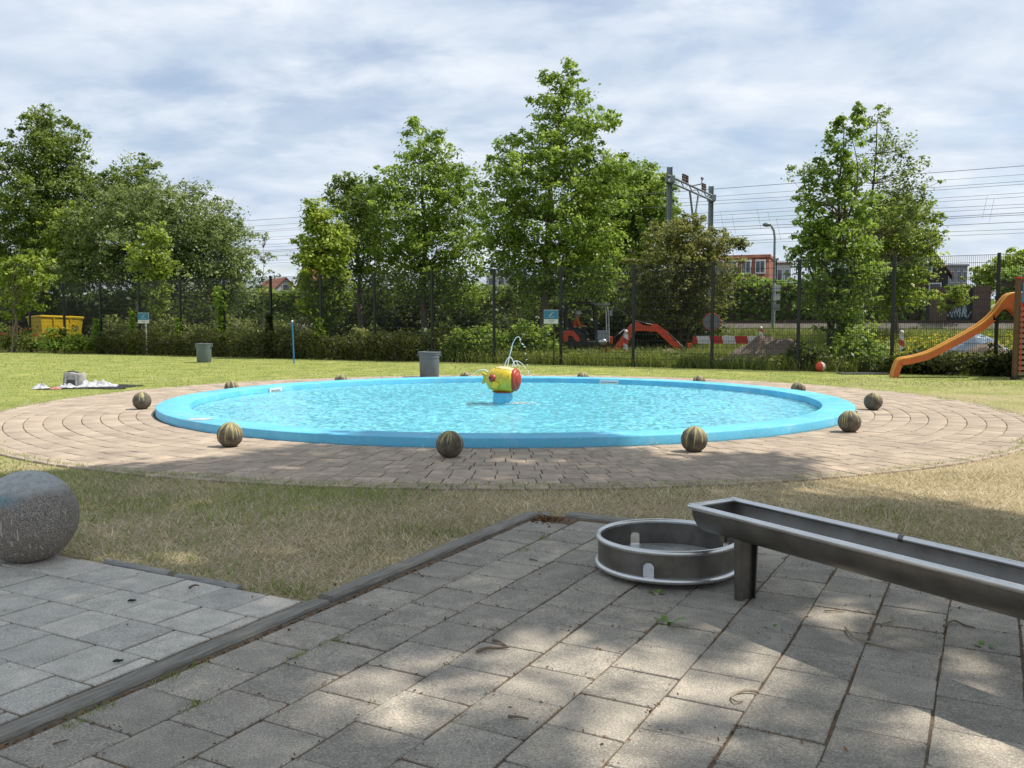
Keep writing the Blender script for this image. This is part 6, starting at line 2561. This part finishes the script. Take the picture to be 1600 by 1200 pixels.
# tall weeds and grass beyond the fence
pts = []
for n, c0, c1, px0, px1 in ((15000, 31.0, 33.8, 640, 1340), (7000, 33.8, 42, 640, 1320), (6000, 31.4, 34, 1330, 1640), (4500, 31.2, 33.5, -30, 650)):
    c = rng.uniform(c0, c1, n)
    u = (rng.uniform(px0, px1, n) - 800) / FPX
    Y = c / (1 + FENCE_M * u)
    pts.append(np.column_stack([u * Y, Y]))
pts = np.concatenate(pts)
pxs = 800 + FPX * pts[:, 0] / pts[:, 1]
cs_ = pts[:, 1] + FENCE_M * pts[:, 0]
pts = pts[~((pxs > 1110) & (pxs < 1300) & (cs_ > 31.7) & (rng.random(len(pts)) < 0.9))]
hN = 0.5 + 0.5 * np.sin(pts[:, 0] * 1.9) * np.sin(pts[:, 1] * 1.3)
v1 = blades(pts, 0.40, 0.028, 0.40, (0.5 + 0.2 * rng.normal(size=len(pts))), var=0.4)
lf = np.column_stack([pts[::2], 0.08 + 0.36 * rng.random(len(pts[::2]))])
v2 = leaves(lf, 0.10, 0.3, tint=(0.45 + 0.2 * rng.normal(size=len(lf))).clip(0, 1), aspect=.5)


def join_tris(name, tri, mat, label, cat):
    o = leaf_object(name, [tri], mat)
    return tag(o, label, cat, kind='stuff')


join_tris('weeds', v1, M['leaf_weed'], 'tall wild grass beyond the mesh fence', 'grass')
join_tris('weed_leaves', v2, M['leaf_weed'], 'leafy wild weeds beyond the mesh fence', 'weeds')
# meadow on the bank with yellow flowers
n = 26000
c = rng.uniform(33.5, 46.3, n)
u = (rng.uniform(1080, 1660, n) - 800) / FPX
Y = c / (1 + FENCE_M * u)
zb = np.interp(c, [p[0] for p in prof], [p[1] for p in prof]).clip(0)
pts3 = np.column_stack([u * Y, Y, zb])
join_tris('meadow_grass', blades(pts3, 0.42, 0.04, 0.4, 0.62 + 0.2 * rng.normal(size=n)), M['leaf_weed'], 'sunlit meadow grass on the bank behind the slide', 'grass')
n = 3200
c = rng.uniform(32.5, 45, n)
u = (rng.uniform(1345, 1600, n) - 800) / FPX
Y = c / (1 + FENCE_M * u)
zb = np.interp(c, [p[0] for p in prof], [p[1] for p in prof]).clip(0)
o = leaf_object('yellow_flowers', [leaves(np.column_stack([u * Y, Y, zb + 0.25 + 0.2 * rng.random(n)]), 0.07, 0.8, tint=rng.random(n), aspect=1.0)], M['petal_yellow'])
tag(o, 'yellow wild flowers dotted over the meadow behind the slide', 'flowers', kind='stuff')
# far treeline closing the horizon
n = 5200
px = rng.uniform(-250, 1850, n)
Yt = rng.uniform(190, 230, n)
hx = 3.0 + 1.8 * np.sin(px * 0.021) + 1.2 * np.sin(px * 0.057 + 1)
cc = np.column_stack([(px - 800) / FPX * Yt, Yt, np.maximum(0.3, hx * rng.random(n) ** 0.7)])
o = leaf_object('treeline', [leaves(cc, 1.6, 0.4, tint=(0.4 + 0.2 * rng.normal(size=n)).clip(0, 1), aspect=.9)], M['leaf_alder'])
tag(o, 'far off low green treeline on the horizon', 'treeline', kind='stuff')

# ------------------------------------------------------------------ lawn blades


def free_lawn(p):
    """keep only points on turf: outside the paving, pool ring and fence"""
    t, u = tu(p)
    ok = ~((t < 0.10) & (t > -6.9) & (u > -0.14) & (u < 7.5))
    ok &= ~((t < -2.36) & (u < 0.0) & (t > -7) & (u > -4.9))
    d = np.hypot(p[:, 0] - POOL[0], p[:, 1] - POOL[1])
    edge = RING_R - 0.05 + 0.08 * rng.normal(size=len(p))
    ok &= d > edge
    ok &= p[:, 1] + FENCE_M * p[:, 0] < FENCE_C + 0.3
    ok &= np.hypot(p[:, 0] + 2.86, p[:, 1] - 5.33) > 0.12
    return p[ok & in_view(p)]


def noise2(p, s, seed):
    r0 = np.random.default_rng(seed)
    out = np.zeros(len(p))
    for k in range(7):
        a, f, ph = r0.random() * 6.28, s * (0.5 + 1.6 * r0.random()), r0.random() * 6.28
        out += np.sin((p[:, 0] * math.cos(a) + p[:, 1] * math.sin(a)) * f + ph)
    return out / 7


lawn_g, dry_g = [], []
for n, x0, x1, y0, y1, L, w in ((150000, -6.0, 6.3, 3.6, 8.6, 0.055, 0.0085), (70000, -12, 10, 8.0, 13.5, 0.045, 0.012), (60000, -14, 14, 12, 23, 0.034, 0.013), (60000, -25, 15, 20, 44, 0.038, 0.024)):
    p = np.column_stack([rng.uniform(x0, x1, n), rng.uniform(y0, y1, n)])
    p = free_lawn(p)
    nearf = np.interp(p[:, 1], [7, 24], [1.0, 0.12]) * np.interp(p[:, 0], [-8, 0], [0.15, 1.0])
    dryness = nearf + 0.75 * noise2(p, 1.3, 5) + 0.35 * noise2(p, 5, 6) + 0.3 * rng.normal(size=len(p)) - 0.18 * np.interp(p[:, 0], [0, 3], [1, 0]) * np.interp(p[:, 1], [8, 12], [1, 0])
    isdry = dryness > 0.36
    tint = 0.5 + 0.25 * noise2(p, 2.5, 8) + 0.15 * noise2(p, 9, 4) + 0.24 * rng.normal(size=len(p))
    a, b = p[~isdry], p[isdry]
    lawn_g.append(blades(a, L * 1.1, w, 0.75, tint[~isdry]))
    dry_g.append(blades(b, L, w, 0.97, tint[isdry]))
o = leaf_object('lawn_grass', lawn_g, M['blade_lawn'])
tag(o, 'short green grass blades of the lawn', 'grass', kind='stuff')
o = leaf_object('dry_grass', dry_g, M['blade_dry'])
tag(o, 'dry straw coloured grass blades on the worn lawn', 'grass', kind='stuff')
n = 26000
a = rng.random(n) * 6.283
rr_ = RING_R + 0.06 - np.abs(rng.normal(size=n)) * 0.16
p = np.column_stack([POOL[0] + rr_ * np.cos(a), POOL[1] + rr_ * np.sin(a)])
lob = noise2(p, 3.5, 77)
p = p[(rr_ > RING_R - 0.02 - 0.34 * np.maximum(0, lob)) & in_view(p) & (p[:, 1] < 20)]
o = leaf_object('creeping_grass', [blades(np.column_stack([p, np.full(len(p), 0.012)]), 0.045, 0.010, 0.85, 0.5 + 0.25 * rng.normal(size=len(p)))], M['blade_lawn'])
tag(o, 'grass creeping over the outer edge of the brick ring', 'grass', kind='stuff')
# fresh tufts
tuft_px = [(470, 938, 120, .2), (440, 925, 90, .16), (640, 835, 160, .3), (1370, 805, 420, .42), (860, 768, 120, .5), (960, 770, 120, .5), (660, 830, 120, .3), (200, 790, 120, .3), (560, 860, 120, .3), (1090, 765, 120, .5), (760, 825, 90, .25), (700, 838, 90, .25)]
tp = []
for x, y, n, r_ in tuft_px:
    g = np.array(ground(x, y))
    tp.append(g + rng.normal(size=(n, 2)) * np.array([r_ * .6, r_ * .5]))
tp = free_lawn(np.concatenate(tp))
o = leaf_object('green_tufts', [blades(tp, 0.06, 0.006, 0.6, 0.5 + 0.2 * rng.normal(size=len(tp)))], M['leaf_weed'])
tag(o, 'fresh green tufts in the dry grass', 'grass', kind='stuff')

# ------------------------------------------------------------------ weeds in the joints, twigs, litter
weed_px = [(118, 1135, 'largest grass tuft beside the lower end of the timber beam'), (160, 1112, 'second grass tuft along the lower timber beam'), (263, 1063, 'grass tuft in the gap beside the timber beam, third from the corner'), (307, 1105, 'single grass tuft in a slab joint right of the timber beam'), (468, 1028, 'grass tuft in the slab joint below the beam joint'), (310, 1043, 'grass tuft growing on the edge of the timber beam'), (520, 1005, 'grass tuft near the joint of the two timber beams'), (820, 862, 'grass growing in the slab joint left of the basin'), (848, 842, 'thin grass line in the slab joint at the back of the terrace')]
for x, y, lb in weed_px:
    g = np.array(ground(x, y, .02))
    n = 46
    sp = T2 * rng.normal(size=(n, 1)) * 0.035 + U2 * rng.normal(size=(n, 1)) * 0.012
    o = leaf_object('grass_tuft', [blades(np.column_stack([g + sp, np.full(n, .012)]), 0.05, 0.005, 0.6, 0.55 + 0.2 * rng.normal(size=n))], M['leaf_weed'])
    tag(o, lb, 'grass tuft', 'grass tufts in the joints')


def weed_plant(label, x, y, n, L, seed):
    g = ground(x, y, 0.02)
    r0 = random.Random(seed)
    root = empty('broadleaf_weed', (g[0], g[1], 0.012), label, 'weed', 'broad leaved weeds in the joints')
    for k in range(n):
        a = 6.28 * k / n + r0.uniform(-.4, .4)
        d = Vector((math.cos(a), math.sin(a), 0))
        s = Vector((-d.y, d.x, 0))
        Lk = L * r0.uniform(.7, 1.1)
        vs = []
        for i, (t, w) in enumerate(((0, .12), (.3, .5), (.6, 1.0), (.85, .7), (1.0, .05))):
            c = Vector((g[0], g[1], .012)) + d * Lk * t * .75 + Vector((0, 0, Lk * (0.9 * t - 0.45 * t * t)))
            vs += [c - s * w * Lk * .18, c + s * w * Lk * .18]
        mb = MB()
        mb.add(vs, [(2 * i, 2 * i + 1, 2 * i + 3, 2 * i + 2) for i in range(4)])
        mb.build('leaf', M['weed_leaf'], root, smooth=True)


plain('weed_leaf', (0.13, 0.24, 0.035), 0.5, 0, 0.3, 30, 0.1)
weed_plant('bright green weed growing in a joint before the basin', 1043, 977, 4, 0.11, 1)
weed_plant('small green weed in the slab joint right of the bright weed', 1203, 982, 4, 0.05, 2)
weed_plant('dark green weed in the shadow under the basin', 1025, 930, 6, 0.07, 3)
weed_plant('tiny weed in the joint below the trough', 1276, 942, 4, 0.045, 4)
weed_plant('faint grassy weed on the slabs under the right end of the trough', 1538, 1013, 5, 0.06, 5)


def twig(label, pts, r_, mat='twig_wood', side=()):
    P3 = []
    for i, (x, y) in enumerate(pts):
        g = ground(x, y, 0.026)
        P3.append(Vector((g[0], g[1], 0.030 + r_ + 0.004 * math.sin(i * 2.1))))
    mb = MB()
    sm = smooth_path([tuple(p) for p in P3], 4)
    mb.tube(sm, [r_ * (1 - 0.55 * i / len(sm)) for i in range(len(sm))], 6)
    o = mb.build('twig', M[mat], smooth=True)
    tag(o, label, 'twig', 'twigs on the terrace')


twig('long curved twig on the slabs below the trough', [(1321, 984), (1335, 1000), (1360, 1007), (1395, 1017), (1413, 1022)], 0.007, 'twig_pale')
twig('hook shaped pale twig lying on the slabs at lower right', [(1186, 1085), (1165, 1084), (1148, 1087), (1143, 1094), (1150, 1101), (1161, 1098)], 0.006, 'twig_pale')
twig('bent pale twig under the right part of the trough', [(1380, 977), (1393, 974), (1396, 969), (1392, 965)], 0.005, 'twig_pale')
twig('brown twig near the right edge under the trough', [(1475, 981), (1490, 974), (1506, 978), (1524, 984)], 0.006)
twig('forked dark twig end in the middle of the terrace', [(745, 1022), (760, 1018), (780, 1015), (796, 1015)], 0.008)
twig('short dark twig crossing beside the forked one', [(770, 1003), (780, 1007), (791, 1011)], 0.006)
twig('small straight twig lying below the forked one', [(794, 1123), (810, 1125), (826, 1125)], 0.005)
twig('pale straight stick in the joint left below the trough', [(1288, 957), (1302, 958), (1318, 957)], 0.005, 'twig_pale')
twig('thin twig on the slabs at lower left', [(83, 1166), (95, 1164), (106, 1158)], 0.004)
twig('dark short stick lying on the slabs left of the basin', [(828, 876), (834, 878), (840, 878)], 0.006)
twig('short twig at the edge of grass and left slabs', [(296, 922), (303, 919), (311, 917)], 0.008)
for x, y, lb in ((183, 1036, 'dark dropping on the left slabs near the timber'), (205, 941, 'small dark crumb on the upper left slabs')):
    g = ground(x, y, .026)
    mb = MB()
    mb.tube([(g[0] - .018, g[1], .033), (g[0] - .006, g[1] + .008, .034), (g[0] + .008, g[1] + .006, .034), (g[0] + .019, g[1] + .016, .033)], [.004, .007, .006, .003], 7)
    o = mb.build('dropping', M['dropping'], smooth=True)
    tag(o, lb, 'dropping', 'droppings on the slabs')

# fallen brown bits gathered in the joints and along the beam
lit = []
r0 = np.random.default_rng(3)
n = 9000
cix = r0.integers(0, 22, n)
tpos = -6.0 * r0.random(n)
along = r0.random(n) < 0.55
u_ = np.where(along, u0 + cix * TS + r0.normal(size=n) * 0.012, r0.random(n) * 6)
col_ = np.floor((u_ - u0) / TS)
edge_t = np.where(col_ % 2 == 1, -0.066, -0.215)
t_ = np.where(along, tpos, edge_t - r0.integers(0, 20, n) * TS + r0.normal(size=n) * 0.012)
pp = CORNER + np.outer(t_, T2) + np.outer(u_, U2)
m_ = noise2(pp, 1.2, 21) > -0.12
pp = pp[m_ & in_view(pp)]
z = 0.024 + 0.010 * r0.random(len(pp))
lit.append(leaves(np.column_stack([pp, z]), 0.014, 1.5, tint=r0.random(len(pp)), aspect=.4))
k = 700
t_ = -6.2 * r0.random(k) ** 0.8
pp = CORNER + np.outer(t_, T2) + np.outer(0.02 + np.abs(r0.normal(size=k)) * 0.03, U2)
lit.append(leaves(np.column_stack([pp, np.full(k, .022)]), 0.02, 1.2, tint=r0.random(k), aspect=.5))
k = 160
pp = CORNER + np.outer(-0.05 - np.abs(r0.normal(size=k)) * 0.12, T2) + np.outer(0.05 + np.abs(r0.normal(size=k)) * 0.09, U2)
lit.append(leaves(np.column_stack([pp, np.full(k, .03)]), 0.035, 1.0, tint=r0.random(k), aspect=.5))
k = 260
pp = np.column_stack([r0.uniform(-3, 4, k), r0.uniform(2, 6.5, k)])
lit.append(leaves(np.column_stack([pp, np.full(k, .031)]), 0.015, 2.0, tint=r0.random(k), aspect=.5))
o = leaf_object('leaf_litter', lit, M['litter'])
tag(o, 'brown dry litter caught in the slab joints', 'litter', kind='stuff')
# thin grass and moss between the bricks of the ring
k = 2600
a = rng.random(k) * 6.283
rr_ = 5.85 + rng.integers(1, 10, k) * CW + rng.normal(size=k) * .012
pp = np.column_stack([POOL[0] + rr_ * np.cos(a), POOL[1] + rr_ * np.sin(a)])
m_ = (noise2(pp, 1.6, 31) > 0.18) & in_view(pp) & (pp[:, 1] < 17)
pp = pp[m_]
o = leaf_object('joint_moss', [blades(np.column_stack([pp, np.full(len(pp), .012)]), 0.022, 0.008, 0.8, 0.5 + 0.2 * rng.normal(size=len(pp)))], M['blade_lawn'])
tag(o, 'thin grass and moss between the bricks around the pool', 'moss', kind='stuff')

# ------------------------------------------------------------------ shade trees standing beside and behind the viewer
poly = [(-260, 760), (0, 742), (120, 737), (330, 728), (430, 705), (560, 692), (920, 690), (960, 706), (1100, 716), (1230, 708), (1245, 738), (1190, 765), (1140, 778), (1300, 782), (1500, 800), (1640, 840), (1900, 1000)]
gp = [ground(x, y) for x, y in poly] + [(5.0, 1.0), (4.0, -2.5), (-6.0, -2.5), (-6.5, 5.0)]
gp = np.array(gp)


def inside(p, q):
    r_ = np.zeros(len(p), bool)
    j = len(q) - 1
    for i in range(len(q)):
        c = (q[i, 1] > p[:, 1]) != (q[j, 1] > p[:, 1])
        x = (q[j, 0] - q[i, 0]) * (p[:, 1] - q[i, 1]) / (q[j, 1] - q[i, 1] + 1e-9) + q[i, 0]
        r_ ^= c & (p[:, 0] < x)
        j = i
    return r_


K = 4600
sp = np.column_stack([rng.uniform(-7, 6.5, K), rng.uniform(-2.5, 10.8, K)])
sp = sp[inside(sp, gp)]
# openings in the canopy let light spots through on the right half of the terrace
holes = [(640, 1085, .22), (740, 1100, .20), (900, 1000, .16), (960, 1080, .18), (930, 1050, .14), (1130, 1100, .20), (1150, 1010, .14), (1220, 1050, .16), (560, 1165, .2), (1000, 925, .12), (1500, 1165, .42), (1570, 1190, .5), (1430, 1120, .2), (1440, 1000, .12), (1050, 1160, .16), (800, 1060, .12), (620, 1040, .1), (1290, 1010, .12), (1480, 1060, .14), (470, 1095, .08), (830, 1165, .14), (230, 885, .10), (1060, 720, .14), (780, 725, .2), (620, 735, .15), (470, 715, .15), (380, 868, .12), (330, 770, .2), (1020, 715, .12), (890, 735, .12)]
keep = np.ones(len(sp), bool)
for x, y, r_ in holes:
    g = ground(x, y)
    keep &= np.hypot(sp[:, 0] - g[0], (sp[:, 1] - g[1])) > r_ * 0.76 + 0.11
sp = sp[keep]
zc = rng.uniform(9.0, 15.0, len(sp))
cot = 1 / math.tan(SUN_EL)
cp = np.column_stack([sp[:, 0] + zc * cot * SUN_H.x, sp[:, 1] + zc * cot * SUN_H.y, zc])
lim = CAM_H + 0.375 * np.maximum(cp[:, 1], 0) + 1.0
low = cp[:, 2] < lim
zc2 = np.where(low, lim + rng.random(len(cp)) * 1.6, cp[:, 2])
cp = np.column_stack([sp[:, 0] + zc2 * cot * SUN_H.x, sp[:, 1] + zc2 * cot * SUN_H.y, zc2])
lim = CAM_H + 0.375 * np.maximum(cp[:, 1], 0) + 0.75
cp = cp[cp[:, 2] > lim]
tr_pos = [Vector((9.6, 6.2, 0)), Vector((9.8, -1.2, 0))]
lbls = ['broad shade tree beside the terrace casting the dappled foreground shade', 'second broad shade tree behind the viewer shading the slabs']
own = np.array([0 if (c[1] > 3.2) else 1 for c in cp])
for i, tp_ in enumerate(tr_pos):
    root = empty('shade_tree', tp_, lbls[i], 'tree', 'shade trees beside the terrace')
    cc = cp[own == i]
    mb = MB()
    top = Vector((tp_.x - 1.5, tp_.y + 0.6, 13.2))
    mb.tube([tp_ + Vector((0, 0, -.1)), tp_ + Vector((0, 0, .3)), tp_ + Vector((-.05, .05, 3.2)), tp_ + Vector((-.2, .15, 7.6)), tp_.lerp(top, .8) + Vector((0, 0, .3)), top], [.38, .30, .26, .22, .13, .05], 12)
    mb.build('trunk', M['bark_grey'], root, smooth=True)
    mb = MB()
    fork = tp_ + Vector((-.2, .15, 7.4))
    for c in cc[rng.permutation(len(cc))[:70]]:
        limb(mb, fork + Vector((0, 0, random.uniform(-.2, 1.6))), c, 0.05, 0.01, 0.05, 5, 5)
    mb.build('branches', M['bark_grey'], root)['kind'] = 'stuff'
    leaf_object('crown', [clump_leaves(cc, np.full(len(cc), 0.30) * (0.8 + 0.5 * rng.random(len(cc))), 30, 0.17, 0.6, 1.0)], M['leaf_bright'], root)
